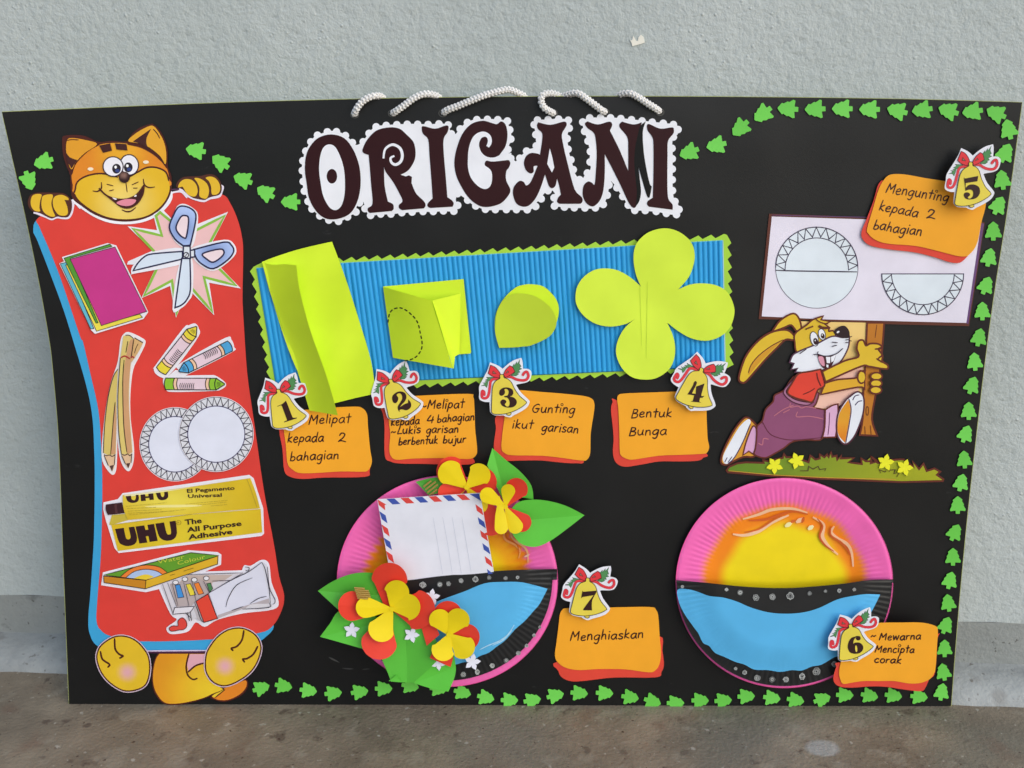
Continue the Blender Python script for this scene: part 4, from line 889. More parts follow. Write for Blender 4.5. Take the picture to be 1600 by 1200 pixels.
# ------------------------------------------------------------------ numbered bell tags
SRC = np.array([[470, 340, 1], [225, 1000, 1], [780, 820, 1]], float)
def bell(num, dst, h, numeral, holes_=(), tn=None):
    A = np.linalg.solve(SRC, np.array(dst, float)); f = lambda x, y: tuple(np.array([x, y, 1.]) @ A)
    root = thing('bell_tag', *f(470, 600), h, BELL_LBL[num], 'bell tag', 'numbered bell tags')
    k = math.hypot(A[0, 0], A[0, 1]); o_ = '#2a1c18'
    p = Part(h); p.fill(S(f, '320,113* 430,168 500,232* 600,148 700,88 817,53* 827,120 817,243* 900,253 938,310 902,432 830,483 700,508 668,522* 722,650 822,780 833,830 782,912 680,982 560,1042 500,1077 430,1062 400,1042* 260,1033 208,992 198,950 213,802* 130,792 63,742 78,620 93,520 178,380 258,250'), WHITE, t=.0005, mat=paper('#d9dbe6', .4, 'print')); p.done('white_backing', root)
    h += .0001
    p = Part(h, 3e-5)
    hl = S(f, '350,378* 290,372 225,368* 250,395* 198,418* 230,430* 188,450* 215,465* 153,463* 190,487* 118,517* 180,512* 207,548* 225,500 245,440 290,420'); hr = S(f, '655,205* 690,150* 690,185* 735,118* 735,160* 792,78* 770,150* 792,200* 760,220* 797,243* 740,270* 762,300* 710,320* 740,328* 690,362* 610,355* 680,300*')
    for q in (hl, hr): p.fill(q, '#4a8450'); p.line(q, .5, '#1c2c24', closed=True)
    p.done('holly', root)
    p = Part(h + .0002, 3e-5)
    lt = O(f, '430,400 340,405 285,440 255,540 228,640 195,712 145,733 108,705 125,612 153,622 150,680'); rt = O(f, '530,372 610,378 690,425 780,445 845,430 882,370 870,302 830,310 795,355')
    for q in (lt, rt): p.line(q, 42 * k, '#54141e'); p.line(q, 31 * k, '#cf3440', taper=.15)
    for q in ('320,163* 390,203 447,300 442,350* 432,392* 330,362 263,305*', '617,183* 657,210 682,290* 600,347 515,387* 498,330* 545,250'):
        q = S(f, q); p.fill(q, '#d2323a'); p.line(q, .75, '#4a141a', closed=True)
    p.fill(G(f, '345,265 385,312 340,302'), '#8a7060'); p.fill(G(f, '572,272 582,290 532,318'), '#8a7060'); p.line(G(f, '345,262 390,315 335,305 345,262'), .6, '#3a1014'); p.line(G(f, '572,270 585,292 530,320 572,270'), .6, '#3a1014'); p.done('ribbon', root)
    p = Part(h + .0006, 3e-5); q = ell(f, 482, 1012, 38, 30); p.fill(q, '#d2be4c'); p.line(q, .7, o_, closed=True); p.done('clapper', root)
    p = Part(h + .0008, 3e-5); q = S(f, '438,345 470,328 497,345 502,388 550,410 600,470 640,600 700,720 782,815 770,852 690,912 560,977 420,1014 280,1017 223,987 230,900 265,700 300,540 350,450 420,405 438,388'); p.fill(q, '#d6c448', mat=paper('#d6c448', .45)); p.line(q, .8, o_, closed=True); p.done('bell', root)
    p = Part(h + .001, 3e-5); p.fill(numeral, '#2d120f', mat=ink('#2d120f'))
    for q in holes_: p.fill(q, '#d6c448', mat=paper('#d6c448', .45))
    p.done('numeral', root, label='numeral ' + num)
BELL_LBL = {'1': 'yellow bell tag with red bow, numbered 1, beside the Melipat kepada 2 bahagian card', '2': 'yellow bell tag with red bow, numbered 2, beside the Lukis garisan card', '3': 'yellow bell tag with red bow, numbered 3, on the Gunting ikut garisan card',
            '4': 'yellow bell tag with red bow, numbered 4, overlapping the lime zigzag corner', '5': 'yellow bell tag with red bow, numbered 5, raised off the board at upper right', '6': 'yellow bell tag with red bow, numbered 6, on the right paper plate', '7': 'yellow bell tag with red bow, numbered 7, above the Menghiaskan card'}
TN1 = T(400, 570, .0917)
bell('1', [(434.8, 609), (427.5, 668), (477.5, 648.8)], .0062, S(TN1, '510,610* 540,680 620,890* 640,905* 697,898* 692,914* 480,982* 478,968* 530,945* 440,700* 420,690* 368,713* 372,700 450,665'))
bell('2', [(610.2, 593.5), (608.7, 654), (656, 630)], .0062, S(K2, '285,495 290,455 330,420 375,410 420,428 434,470 420,510 385,548 368,572* 410,545 450,530* 452,493* 476,520 484,560 465,592 430,607 390,598 362,605 372,628* 348,605 343,570 365,530 388,490 385,450 362,430 332,445 348,475 345,505 325,532 300,528'))
bell('3', [(784, 586), (769, 646), (822, 628)], .0062, S(K3, '268,440 273,400 310,373 360,370 405,392 414,430 400,455* 380,464* 420,475 450,510 440,552 400,577 340,577 295,557 278,520 300,495 330,500 342,520 326,545 345,567 370,560 375,520 355,480 320,471* 320,459* 355,450 365,410 345,385 320,390 328,410 320,440 290,457'))
bell('4', [(1097, 576), (1056, 623), (1112.5, 632)], .0068, S(K4, '960,320 975,303 992,315 985,345 942,430* 980,436* 985,360* 1072,328* 1040,440* 1040,460* 1072,457* 1050,477* 1025,477* 1018,515* 1037,527* 928,517* 950,508* 965,452* 893,441* 905,425 950,350'))
bell('5', [(1517, 254), (1492.5, 320), (1548, 302)], .0125, S(T(1470, 220, .1), '360,568* 375,590* 587,548* 572,632* 390,660* 388,740* 440,690 520,683 592,718 614,780 602,840 550,897 460,917 388,902 360,850 375,813 420,806 458,830 447,862 425,880 440,903 480,890 507,840 497,780 450,763 385,780* 376,700'))
bell('6', [(1329, 976), (1312.3, 1031.4), (1363.6, 1009.5)], .0215, S(K6, '385,462 415,452 455,460 458,497 425,512 398,490 404,468 375,500 362,555* 400,538 452,543 492,580 492,632 450,677 385,687 320,667 291,600 308,520 345,475'), [ell(K6, 403, 620, 14, 43, -5)])
bell('7', [(918.7, 904), (891.7, 958), (947.5, 951)], .0058, S(K7, '300,318* 310,328* 433,317* 432,332* 395,400 388,450 391,502* 307,502* 309,490* 345,440 405,360* 300,378* 288,391*'))

# ------------------------------------------------------------------ white placard and the rabbit carrying it
TP = T(1170, 320, .24375)
rab = thing('rabbit_cutout', 1260, 735, HR, 'printed cartoon rabbit in purple overalls running with a signpost holding a white placard', 'paper cutout')
BR_ = '#5c2416'
p = Part(HR - .0006); p.fill(G(TP, '130,57 500,70 800,90 1490,107 1512,114 1412,778 870,765 400,740 63,733'), '#562a1e', t=.0003); 
p.fill(G(TP, '148,75 800,95 1490,125 1395,757 500,735 83,715'), '#d4d0e0', mat=paper('#d6d2e2', .4, 'print'))
p.fill(G(TP, '1490,118 1508,120 1407,765 1395,757'), '#604070'); p.line(G(TP, '150,66 760,80 1490,112'), .9, '#5a3a66')
c1 = ell(TP, 436, 403, 264, 260, 0, 64)
p.fill(c1, '#d0dae4'); p.line(c1, .7, '#4a4058', closed=True); zig(p, TP, 436, 410, 262, 266, 205, 205, 178, 362, 13, 1.5, '#33293f'); p.line(ell(TP, 436, 412, 203, 200, 0, 30, 178, 362), 1.1, '#3c3248'); p.line(G(TP, '173,420 300,424 692,430'), 1.5, '#33293f')
p.line(ell(TP, 436, 403, 263, 260, 0, 30, 180, 360), 1.2, '#3c3248')
c2 = ell(TP, 1115, 443, 262, 261, 0, 40, 0, 180); p.fill(c2, '#d0dae4'); p.line(c2, 1.2, '#3c3248', closed=True); p.line(ell(TP, 1116, 443, 201, 197, 0, 30, 0, 180), 1.1, '#3c3248')
zig(p, TP, 1115, 443, 260, 260, 203, 199, 2, 178, 12, 1.5, '#33293f'); p.done('placard', rab)
TR = T(1110, 480, .25)
p = Part(HR - .0003); p.fill(S(TR, '555,88* 985,97* 965,330* 960,530* 900,545* 800,610* 720,640* 650,645* 650,400 560,200'), '#dfbf76', t=.0002)
p.fill(S(TR, '700,470* 955,370* 925,520* 870,560 810,615 730,632 655,630* 680,540'), '#e2b6a6'); p.done('pale_background', rab)
def outl(p, q, c, wd=1.9, inn=BR_, **k):
    p.fill(q, c, **k); p.line(q, wd, inn, closed=True)
p = Part(HR + .0003); outl(p, S(TR, '980,97* 1086,97* 1078,210 1060,400 1030,560 1010,700 1043,803* 934,799* 952,700 955,560 966,400'), '#b3701e', 2.2)
for a in ('1040,110 1030,190', '1000,300 1005,250', '965,745 968,795', '1000,740 1005,795'): p.line(O(TR, a), 1, '#6a3410')
p.line(ell(TR, 981, 648, 8, 28), .9, '#6a3410', closed=True); p.done('signpost', rab)
RY = '#d0ae2a'
p = Part(HR + .0005)
outl(p, S(TR, '385,155* 430,90 490,48 530,42 558,80 572,140* 540,150 505,112 460,128'), RY, 2.2)
outl(p, S(TR, '525,180 480,143 400,150 330,185 270,240 220,310 190,390 178,450 195,470 222,465 280,400 350,320 420,250 470,203 520,205'), RY, 2.4)
p.fill(S(TR, '240,405 250,365 300,303 380,243 445,208 380,275 300,355 245,420'), '#c08a22'); p.line(O(TR, '238,410 255,360 305,300 380,243 455,203'), 1.1, BR_); p.done('ear', rab)
p = Part(HR + .0009)
outl(p, S(TR, '530,165 600,112 640,78 705,55* 692,78* 748,92* 715,105* 745,128* 740,150 770,150 770,200 600,290 540,280 528,220'), RY, 2.0)
wm = S(TR, '585,262 660,232 760,182 830,190 862,165 868,205 858,262 812,342 752,378 690,395 600,408 530,405* 545,382* 505,390* 522,352* 495,345* 515,300 550,278'); outl(p, wm, '#d8dce6', 1.8, '#4a2a40')
p.fill(S(TR, '770,158 800,125 840,117 868,150 863,192 810,187'), '#241016'); p.fill(ell(TR, 798, 155, 10, 6, -30), '#dcdce4')
for (x, y, a, b, px, py, c, d) in ((697, 170, 24, 38, 702, 180, 12, 17), (650, 198, 27, 48, 658, 214, 15, 22)):
    p.fill(ell(TR, x, y, a, b, -14), '#241c3c'); p.fill(ell(TR, x, y, a - 5, b - 5, -14), '#dcdfe8'); p.fill(ell(TR, px, py, c, d, -14), '#2c1018'); p.fill(ell(TR, px - 3, py - 6, 3.5, 4.5), '#dcdfe8')
p.line(G(TR, '598,137 640,120'), 2.6, '#6a3a18'); p.line(O(TR, '680,118 700,128 735,130'), 3.2, '#5a2a14'); p.line(O(TR, '660,75 690,95 735,105'), 1.3, BR_)
p.fill(S(TR, '668,292* 740,307 787,290* 770,342 742,388 705,378 680,342'), '#3c1018'); p.fill(S(TR, '674,312 705,312 714,366 690,356'), '#cc8ca0')
p.fill(G(TR, '722,310 750,311 748,350 728,349'), '#dcdfe8'); p.fill(G(TR, '753,311 785,295 770,337 756,345'), '#dcdfe8'); p.fill(G(TR, '724,358 738,360 738,382 726,374'), '#dcdfe8')
for a in ('645,295 670,297', '668,290 674,278', '670,292 720,306 785,292 828,258', '760,218 795,222', '760,245 790,238', '845,205 862,202', '845,220 862,222', '870,188 884,182', '868,208 882,212', '600,262 570,282 560,290'): p.line(O(TR, a), 1.1, '#2e1c30')
p.done('head', rab)
PU = '#824669'
p = Part(HR + .0007)
outl(p, S(TR, '235,690 300,760 302,850 277,930 210,935 150,960 100,985 67,970 77,910 130,800 187,717'), '#c98e2a', 2.2)
p.fill(S(TR, '235,700 250,730 200,850 150,940 112,977 85,972 80,930 120,850 180,750'), '#d8dce6'); p.line(O(TR, '250,730 200,850 150,940 112,977'), 1.3, '#3c2450')
outl(p, S(TR, '265,745 290,770 297,850 270,920* 240,900* 203,925* 225,840'), '#c99ac0', 1.6); p.line(O(TR, '90,968 105,940'), 1, '#3c2450'); p.line(O(TR, '110,970 135,935'), 1, '#3c2450'); p.done('rear_foot', rab)
p = Part(HR + .0012)
outl(p, S(TR, '545,430 500,460 460,520 402,550 392,590 345,640 325,710 292,745 290,800 282,880 275,920 340,942 400,915 460,880 515,840 600,828 705,816 722,642* 640,627* 662,600 680,540* 640,500'), PU, 1.8)
for a in ('325,715 370,790 440,820 530,830 700,815', '545,655 540,685 620,682 705,698', '300,850 325,860 332,822 362,825', '500,600 500,625 545,618 570,630 600,622 660,632', '398,680 455,640 520,612', '455,660 475,650 495,640', '325,715 330,730'): p.line(O(TR, a), 1.1, '#b06878' if a[0] in '345' and a[:3] != '325' else '#5a2034')
p.line(O(TR, '545,432 500,480 465,535 520,583 600,603 640,588 662,540'), 4.2, '#a06c8c'); p.line(O(TR, '548,436 508,480 474,530 525,575 600,593 632,582 655,540'), 1.2, '#4a1a30'); p.line(O(TR, '530,440 490,480 457,535 515,592 600,613 648,592'), 1.1, '#4a1a30')
p.done('overalls', rab)
p = Part(HR + .0022); outl(p, S(TR, '690,388* 715,480 695,505* 670,520 640,590 590,583 520,562 482,530 520,460 552,415 620,402'), '#cf3c2c', 2.0)
p.line(O(TR, '580,545 620,528 652,508'), 1.2, '#5a1410'); p.line(O(TR, '665,412 672,450 690,492'), 1.5, '#5a1410'); p.done('shirt', rab)
p = Part(HR + .0018)
outl(p, S(TR, '715,475* 800,452 920,440 930,402 962,398* 965,512* 920,500 690,546*'), '#cf9e26', 2.0); p.fill(ell(TR, 946, 437, 20, 34), RY); p.line(ell(TR, 944, 437, 24, 38, 0, 20, 60, 300), 2, BR_)
for (x, y) in ((1038, 432), (1036, 476), (1034, 518)): q = ell(TR, x, y, 36, 23); outl(p, q, RY, 2)
p.done('lower_arm', rab)
p = Part(HR + .0026); outl(p, S(TR, '700,402* 840,335 925,310 915,260 925,213 955,207 972,240 1000,228 1050,230 1072,250 1050,262 1075,300 1075,338 1108,362 1106,385 1060,382 990,370 940,370 720,466*'), RY, 2.2)
for a in ('1072,258 1030,262', '1075,300 1050,320', '1075,345 1040,322'): p.line(O(TR, a), 2, BR_)
p.done('upper_arm', rab)
p = Part(HR + .0018); outl(p, S(TR, '718,642* 760,615 797,605* 797,700 782,812* 700,814* 715,750'), '#cfa4c6', 1.8); p.line(O(TR, '745,660 742,730 735,800'), 1, '#5a2050')
outl(p, S(TR, '870,560 920,528 957,560 957,650 930,742 890,822 840,857 798,812 788,740 800,660 840,590'), '#d8dce6', 2.0, '#4a2030'); p.fill(S(TR, '862,578* 876,640 862,740 842,848* 802,800 794,735 810,655'), '#d09426', grad=(1318, 650, 40, '#d07a1e')); p.line(O(TR, '866,575 880,640 866,740 846,850'), 1.2, '#3c2450')
for a in ('890,580 905,555 930,548', '905,612 925,590 948,585'): p.line(O(TR, a), 1.1, '#3c2450')
p.done('front_foot', rab)

TG = T(1120, 600, .175); 
gr = G(TG, '88,770 110,740 180,710 260,700 420,705 415,680 450,690 590,660 600,625 620,655 700,650 820,700 835,640 880,675 920,665 920,630 960,655 985,630 1000,655 1020,610 1030,650 1070,640 1075,680 1110,640 1105,665 1225,660 1175,700 1295,715 1290,665 1330,690 1380,690 1380,650 1440,690') + G(T(1340, 680, .1), '205,440 215,340 310,430 400,440 520,390 640,380 720,380 880,500 860,410 960,530 1030,445 1080,560 1200,520 1290,570 1240,620 1340,690 1330,715 700,732 0,702') + G(TG, '1000,848 500,822 100,787')
grass = thing('grass_cutout', 1300, 750, .0008, 'long printed strip of green grass under the running rabbit', 'paper cutout')
p = Part(.0007); p.fill(inset(gr, -.8), '#582418', t=.0003); p.fill(gr, '#5c7f22', grad=(1135, 735, 330, '#979c1c')); p.line(gr, 2.4, '#5a2418', closed=True); p.line(G(TG, '110,775 500,812 1000,838 1600,852'), .8, '#c08a30')
p.done('turf', grass)
p = Part(.0011)
for t_, a in ((TG, '745,775 815,775 820,735 860,760 905,735 920,765 975,755 965,775'), (T(1340, 680, .1), '360,590 340,540 430,575 445,555 '), (T(1340, 680, .1), '495,570 500,545 590,540 570,600 655,580 615,650')): p.line(G(t_, a), 1.1, '#4a3a18')
p.done('grass_marks', grass)
def star5(cx, cy, r, rot, inner=.36):
    out = []
    for k in range(5):
        a = R(rot + 72 * k - 90); b = R(rot + 72 * k - 54)
        out += [(cx + r * .64 * math.cos(a - .47), cy + r * .64 * math.sin(a - .47), 0), (cx + r * math.cos(a), cy + r * math.sin(a), 1), (cx + r * .64 * math.cos(a + .47), cy + r * .64 * math.sin(a + .47), 0), (cx + r * inner * math.cos(b), cy + r * inner * math.sin(b), 1)]
    return cr(out, True, 3)
for (x, y, r, a, lb) in ((1210.5, 727.5, 13.8, 38, 'yellow paper star flower, leftmost on the grass strip'), (1245, 720, 13.8, 52, 'yellow paper star flower on the grass, second from the left'), (1384, 722.5, 13.8, 12, 'yellow paper star flower on the grass, below the signpost foot'), (1413.5, 730.5, 13.8, 20, 'yellow paper star flower, rightmost on the grass strip')):
    p = Part(.0022); p.fill(star5(x, y, r, a), '#dcdc24', t=.0010); p.done('star_flower', label=lb, cat='star flower', group='yellow stars on the grass strip')

# ------------------------------------------------------------------ paper plates
def smooth(a, b, x):
    t = min(1, max(0, (x - a) / (b - a))); return t * t * (3 - 2 * t)
def plate(name, cx, cy, rx, ry, colfn, lbl, top, pocket_r, black_lbl):
    root = thing(name, cx, cy + ry, .001, lbl, 'paper plate', 'paper plates')
    def prof_(r): return .0018 + .0026 * smooth(.62, .88, r) + .0015 * smooth(.84, 1, r)
    def back(i, j):
        a = 2 * math.pi * i; r = j ** .8
        fl = .00016 * math.cos(a * 118) * smooth(.68, .76, r) * (1 - smooth(.86, .93, r) * .8)
        h = prof_(r) + fl
        if r > .985: h -= .0008 * (r - .985) / .015
        return (cx + rx * r * math.cos(a), cy + ry * r * math.sin(a), h)
    p = Part(); p.grid(back, 119 * 6 + 1, 42, None, mat=TINT(), colfn=colfn); 
    # rolled outer rim
    p.grid(lambda i, j: (cx + (rx + j * .4) * math.cos(2 * math.pi * i), cy + (ry + j * .4) * math.sin(2 * math.pi * i), .0056 - .0022 * j), 180, 2, None, mat=TINT(), colfn=colfn)
    p.done('plate', root, label='painted full plate behind')
    # lower half turned over in front: a pocket
    prx, pry = rx * pocket_r[0], ry * pocket_r[1]; pcx, pcy = cx + pocket_r[2], cy + pocket_r[3]
    def hp(u, v, flut=True):
        r = min(1, math.hypot((u - pcx) / prx, (v - pcy) / pry)); a = math.atan2((v - pcy) / pry, (u - pcx) / prx)
        fl = .00020 * math.cos(a * 118) * smooth(.72, .8, r) if flut else 0
        return .0092 + .0040 * (1 - smooth(.62, .93, r)) + .0012 * (1 - smooth(.88, 1, r)) + fl
    tp = cr([(a, b, 0) for a, b in top], False, 8)
    def pk(i, j):
        a = ip(tp, i); 
        x = max(-1, min(1, (a[0] - pcx) / prx)); y0 = a[1]; y1 = pcy + pry * math.sqrt(max(0, 1 - x * x)); y1 = max(y1, y0 + .01)
        v = y0 + (y1 - y0) * j; return (a[0], v, hp(a[0], v))
    p = Part(); p.grid(pk, 420, 64, '#1b1c1d', mat=paper('#1b1c1e', .38, 'black_paint', .5, .15))
    p.grid(lambda i, j: (ip(tp, i)[0], ip(tp, i)[1] - .3, hp(*ip(tp, i)) - .0007 * j), 200, 2, '#2a2a2a', mat=paper('#2b2b2c', .5, 'black_paint'))
    pc = p.done('half_plate_pocket', root, label=black_lbl)
    return root, hp, pc
PK, OG, YW = alb('#ff64ac'), alb('#ff8018'), alb('#e6cc14')
def ramp(x, st):
    for k in range(len(st) - 1):
        if x <= st[k + 1][0]:
            f = min(1, max(0, (x - st[k][0]) / (st[k + 1][0] - st[k][0]))); f = f * f * (3 - 2 * f); return tuple(st[k][1] * (1 - f) + st[k + 1][1] * f)
    return tuple(st[-1][1])
def c_right(u, v):
    r = math.hypot((u - 1225.6) / 169.6, (v - 911) / 164); a = math.atan2(v - 911, u - 1225)
    r += .008 * math.sin(a * 118) * (r > .7) + .012 * math.sin(a * 9)
    return ramp(r, [(0, YW), (.50, YW), (.63, OG), (.70, OG), (.80, PK), (2, PK)])
def c_left(u, v):
    r = math.hypot((u - 699) / 172.5, (v - 908) / 165); a = math.atan2(v - 908, u - 699)
    r += .022 * math.sin(a * 59) * (r > .6) + .02 * math.sin(a * 7 + 1)
    OY = alb('#f29a12')
    return ramp(r, [(0, YW), (.40, YW), (.60, OY), (.70, OG), (.78, PK), (2, PK)])
TQ = T(1040, 730, .30844)
topR = G(TQ, '54,572 200,585 400,605 560,612 700,608 900,590 1030,572 1153,568')
rp_, hR, pocR = plate('paper_plate', 1225.6, 911, 169.6, 164, c_right, 'pink rimmed paper plate with yellow centre and plain black and blue pocket, lower right', topR, (.992, .985, 0, -.5), 'black half plate with a blue wave')
BLU = '#52a8da'
p = Part(0, 4e-5, surf=hR); q = S(TQ, '60,622 110,618 160,630 220,652 290,660 360,680 430,710 520,735 610,742 700,735 780,712 870,670 960,650 1020,643 1087,645* 1050,720 1000,800 960,860 880,950 850,965 790,1000 740,1010 690,1030 640,1028 580,1037 520,1028 450,1025 400,1000 350,985 300,962 250,940 220,905 190,890 165,840 150,820 100,750 70,690')
p.fill(q, BLU, h=.0005, cell=4, mat=paper('#52a8da', .5, 'poster_paint', .3, .05)); p.done('blue_wave', pocR)
def dabs(lst, t, hp, pc):
    rnd = random.Random(5)
    for (x, y, r) in lst:
        p = Part(0, 0, surf=hp)
        for k in range(3):
            pts = [(t[0] + (x + r * (.3 + .25 * k) * math.cos(a / 16 * 6.28 + k) * rnd.uniform(.8, 1.15)) * t[2], t[1] + (y + r * (.3 + .25 * k) * math.sin(a / 16 * 6.28 + k) * rnd.uniform(.8, 1.15)) * t[3]) for a in range(16)]
            p.line(pts, .8, rnd.choice(['#8a8d8e', '#a6aaaa', '#6a6d6e']), closed=True, h=.0008 + .0001 * k)
        p.done('paint_dab', pc)
dabs([(309, 620, 9), (378, 635, 15), (457, 660, 19), (541, 657, 19), (632, 652, 21), (729, 640, 12), (810, 628, 9), (880, 626, 12), (956, 620, 9), (355, 1020, 9), (400, 1040, 13), (465, 1068, 18), (540, 1075, 17), (610, 1075, 17), (692, 1060, 19), (765, 1035, 23), (855, 997, 17), (85, 605, 9)], TQ, hR, pocR)
def hb_r(u, v):
    r = math.hypot((u - 1225.6) / 169.6, (v - 911) / 164); return .0018 + .0026 * smooth(.62, .88, r) + .0012
def swirl(root, t, hf, lst):
    p = Part(0, 3e-5, surf=hf)
    for a, wd, c in lst: p.line(O(t, a, 6), wd, c, taper=.55, mat=paper(c, .3, 'glossy_paint', .5))
    p.done('painted_swirls', root)
swirl(rp_, TQ, hb_r, [('395,262 470,240 540,215 640,210 715,230', 5.0, '#f2b690'), ('425,270 470,268 520,262 580,240 650,224 718,238', 4.2, '#c85c20'), ('345,340 400,345 470,325 540,280 620,245', 5.4, '#f2ba94'), ('400,330 470,315 540,272 590,248', 2.6, '#cc6426'),
    ('750,255 800,290 795,350 825,400 870,440', 5.4, '#f0b48e'), ('770,262 795,300 780,350 808,395 850,425', 3.2, '#be5620'), ('852,302 840,330 872,362 918,388 942,430 950,500', 5.2, '#f0b490'), ('838,302 838,345 890,382 922,420 935,445', 3.4, '#c45a24'),
    ('610,298 634,284', 7, '#ecdc9c'), ('638,278 652,270', 5, '#cc6426'), ('666,277 692,262', 7, '#f2b690'), ('692,278 700,256', 5, '#be5620'), ('726,312 744,300', 7, '#ecdca8')])

TL = T(490, 690, 1 / 3); TLb = T(490, 860, .19165); TLt = T(560, 690, .225)
topL = G(TL, '108,650 220,660 320,660 450,650 600,630 840,608 1000,600 1141,597')
lp_, hL, pocL = plate('paper_plate', 699, 908, 172.5, 165, c_left, 'pink rimmed paper plate holding an envelope and decorated with flowers, lower left', topL, (.965, .955, -2.5, -2), 'black half plate with a blue wave')
p = Part(0, 4e-5, surf=hL); p.fill(S(TL, '420,850* 500,790 590,745 700,705 800,665 880,658 980,660 1097,690* 1060,760 1035,790 1000,830 980,850 945,880 900,930 860,960 820,990 780,1005 740,1030 700,1035 660,1046 600,1040 550,1000'), BLU, h=.0005, cell=4, mat=paper('#52a8da', .5, 'poster_paint', .3, .05)); p.done('blue_wave', pocL)
p = Part(0, 0, surf=hL); p.line(O(TL, '940,860 910,905 870,935 820,955 780,975'), 1.6, '#9cc8e2', h=.001, taper=.5); p.line(O(TL, '930,885 890,930 840,955'), 1.0, '#a8d0e6', h=.001, taper=.5); p.done('pale_streaks', pocL)
dabs([(512, 672, 17), (592, 670, 14), (632, 666, 12), (691, 652, 13), (759, 645, 15), (822, 638, 11), (900, 640, 11), (956, 637, 9), (1060, 870, 7), (1033, 908, 9), (998, 957, 9), (960, 992, 12), (903, 1026, 13), (838, 1050, 13), (768, 1080, 14), (702, 1092, 14)], TL, hL, pocL)
def hb_l(u, v):
    r = math.hypot((u - 699) / 172.5, (v - 908) / 165); return .0018 + .0026 * smooth(.62, .88, r) + .0012
swirl(lp_, TL, hb_l, [('905,395 892,430 900,460 945,485 968,512 962,545', 3.2, '#ec9a58'), ('900,405 905,450 950,480 962,510', 2, '#cf6424'), ('915,400 935,455 985,492 1002,520 1005,565', 3.4, '#f0a878'), ('990,540 1010,530', 3, '#f6b8a0')])

HE = .0140
env = thing('airmail_envelope', 680, 910, HE, 'white airmail envelope with red and blue striped border, tucked in the left plate', 'envelope')
eh = lambda u, v: HE - .0006 + .0105 * max(0, (905 - v) / 140) + .0005 * math.sin(u * .02)
p = Part(0, 4e-5, surf=eh); p.fill(G(TL, '298,270 780,240 852,650 372,700'), '#d5d8e6', cell=20, t=.0008, mat=paper('#d8dbe8', .5, 'envelope')); p.done('envelope_front', env)
def stripe(q, c): p = Part(.0002, 0, surf=eh); p.fill(q, c, mat=ink(c)); p.done('border_stripe', env)
RB = ('#3c52a4', '#cf4440')
for k in range(7):
    x = 195 + 97 * k; y = 398 - (x - 195) * .0594
    if k < 6: stripe(G(TLt, f'{x},{y} {x + 55},{y - 3} {x + 97},{y + 35} {x + 42},{y + 38}'), RB[k % 2])
stripe(G(TLt, '772,364 838,360 852,412 835,402'), RB[0])
stripe(G(TLt, '133,402 195,438 183,440 186,477 142,440'), RB[1])
for k in range(4):
    x, y = 145 + 15.5 * k, 483 + 92 * k; stripe(G(TLt, f'{x},{y} {x + 44},{y + 29} {x + 57},{y + 85} {x + 18},{y + 56}'), RB[k % 2])
for k in range(6):
    x, y = 813 + 16 * k, 435 + 90 * k; stripe(G(TLt, f'{x},{y} {x + 44},{y + 33} {x + 56},{y + 78} {x + 10},{y + 46}'), RB[(k + 1) % 2])
p = Part(.0002, 0, surf=eh)
for a in ('560,355 583,490 605,622', '605,355 630,490 650,620', '650,355 672,490 692,617', '695,355 718,490 738,612'): p.line(O(TL, a), .32, '#b2b7ca')
p.done('ruled_lines', env)

# ------------------------------------------------------------------ leaves, flowers and small stars on the left plate
GLF = '#57b83c'
def leaf(out, crease, h, lbl, col=GLF, fold=.11, lift=0, tipk=0):
    a, b = G(TL, crease); q = S(TL, out, 5); L_ = math.hypot(b[0] - a[0], b[1] - a[1]); nx_, ny_ = -(b[1] - a[1]) / L_, (b[0] - a[0]) / L_
    def sf(u, v):
        d = (u - a[0]) * nx_ + (v - a[1]) * ny_; return abs(d) * .00057 * (fold if d > 0 else fold * .55) * .45 + lift * max(0, 1 - math.hypot(u - a[0], v - a[1]) / L_)
    root = Part(h); root.fill(q, col, t=.0003, cell=9, cuts=[(a[0], a[1], b[0], b[1])], surf=sf, mat=paper(col, .45, 'leaf_paper', .4)); root.SM = [False] * len(root.SM)
    root.done('paper_leaf', label=lbl, cat='paper leaf', group='green paper leaves around the left plate')
leaf('838,30* 900,85 970,142 1020,205 1031,272* 960,262 905,290 862,220 814,110*', '838,30 905,290', .0125, 'green paper leaf pointing up at the top of the flowered plate', fold=.5)
leaf('1270,345* 1180,300 1080,275 990,275 940,300 910,360 930,430 975,480 1040,493 1110,465 1200,400', '1270,345 915,375', .0190, 'green paper leaf pointing right off the flowered plate', fold=.35)
leaf('478,188* 590,168 660,215 540,252*', '478,188 640,215', .0145, 'small green leaf with gold stripes above the envelope', '#4a9e34', .3)
leaf('20,700* 90,655 180,620 270,615 310,640 330,760 230,810 112,785*', '20,700 310,720', .0210, 'green paper leaf pointing left, upper of the two beside the big flower', '#4fa836', .45)
leaf('30,915* 75,855 125,792 240,800 320,850 250,960 218,968* 120,940', '30,915 300,850', .0195, 'green paper leaf pointing left, lower, with a white star on it', fold=.4)
leaf('320,1020* 335,920 350,810 500,815 575,935 600,1000 470,1130* 400,1128 362,1125* 350,1090', '440,1128 430,860', .0200, 'broad green paper leaf hanging below the big flower', '#54b03a', .35)
leaf('470,1132* 530,1060 560,1030 640,975 665,1040 662,1100 632,1172* 560,1160', '470,1132 660,1060', .0212, 'green paper leaf at the bottom tip of the left plate', fold=.4)
leaf('352,1122* 388,1093* 412,1128*', '352,1122 400,1112', .0222, 'tiny folded green leaf corner below the left plate', fold=.3)
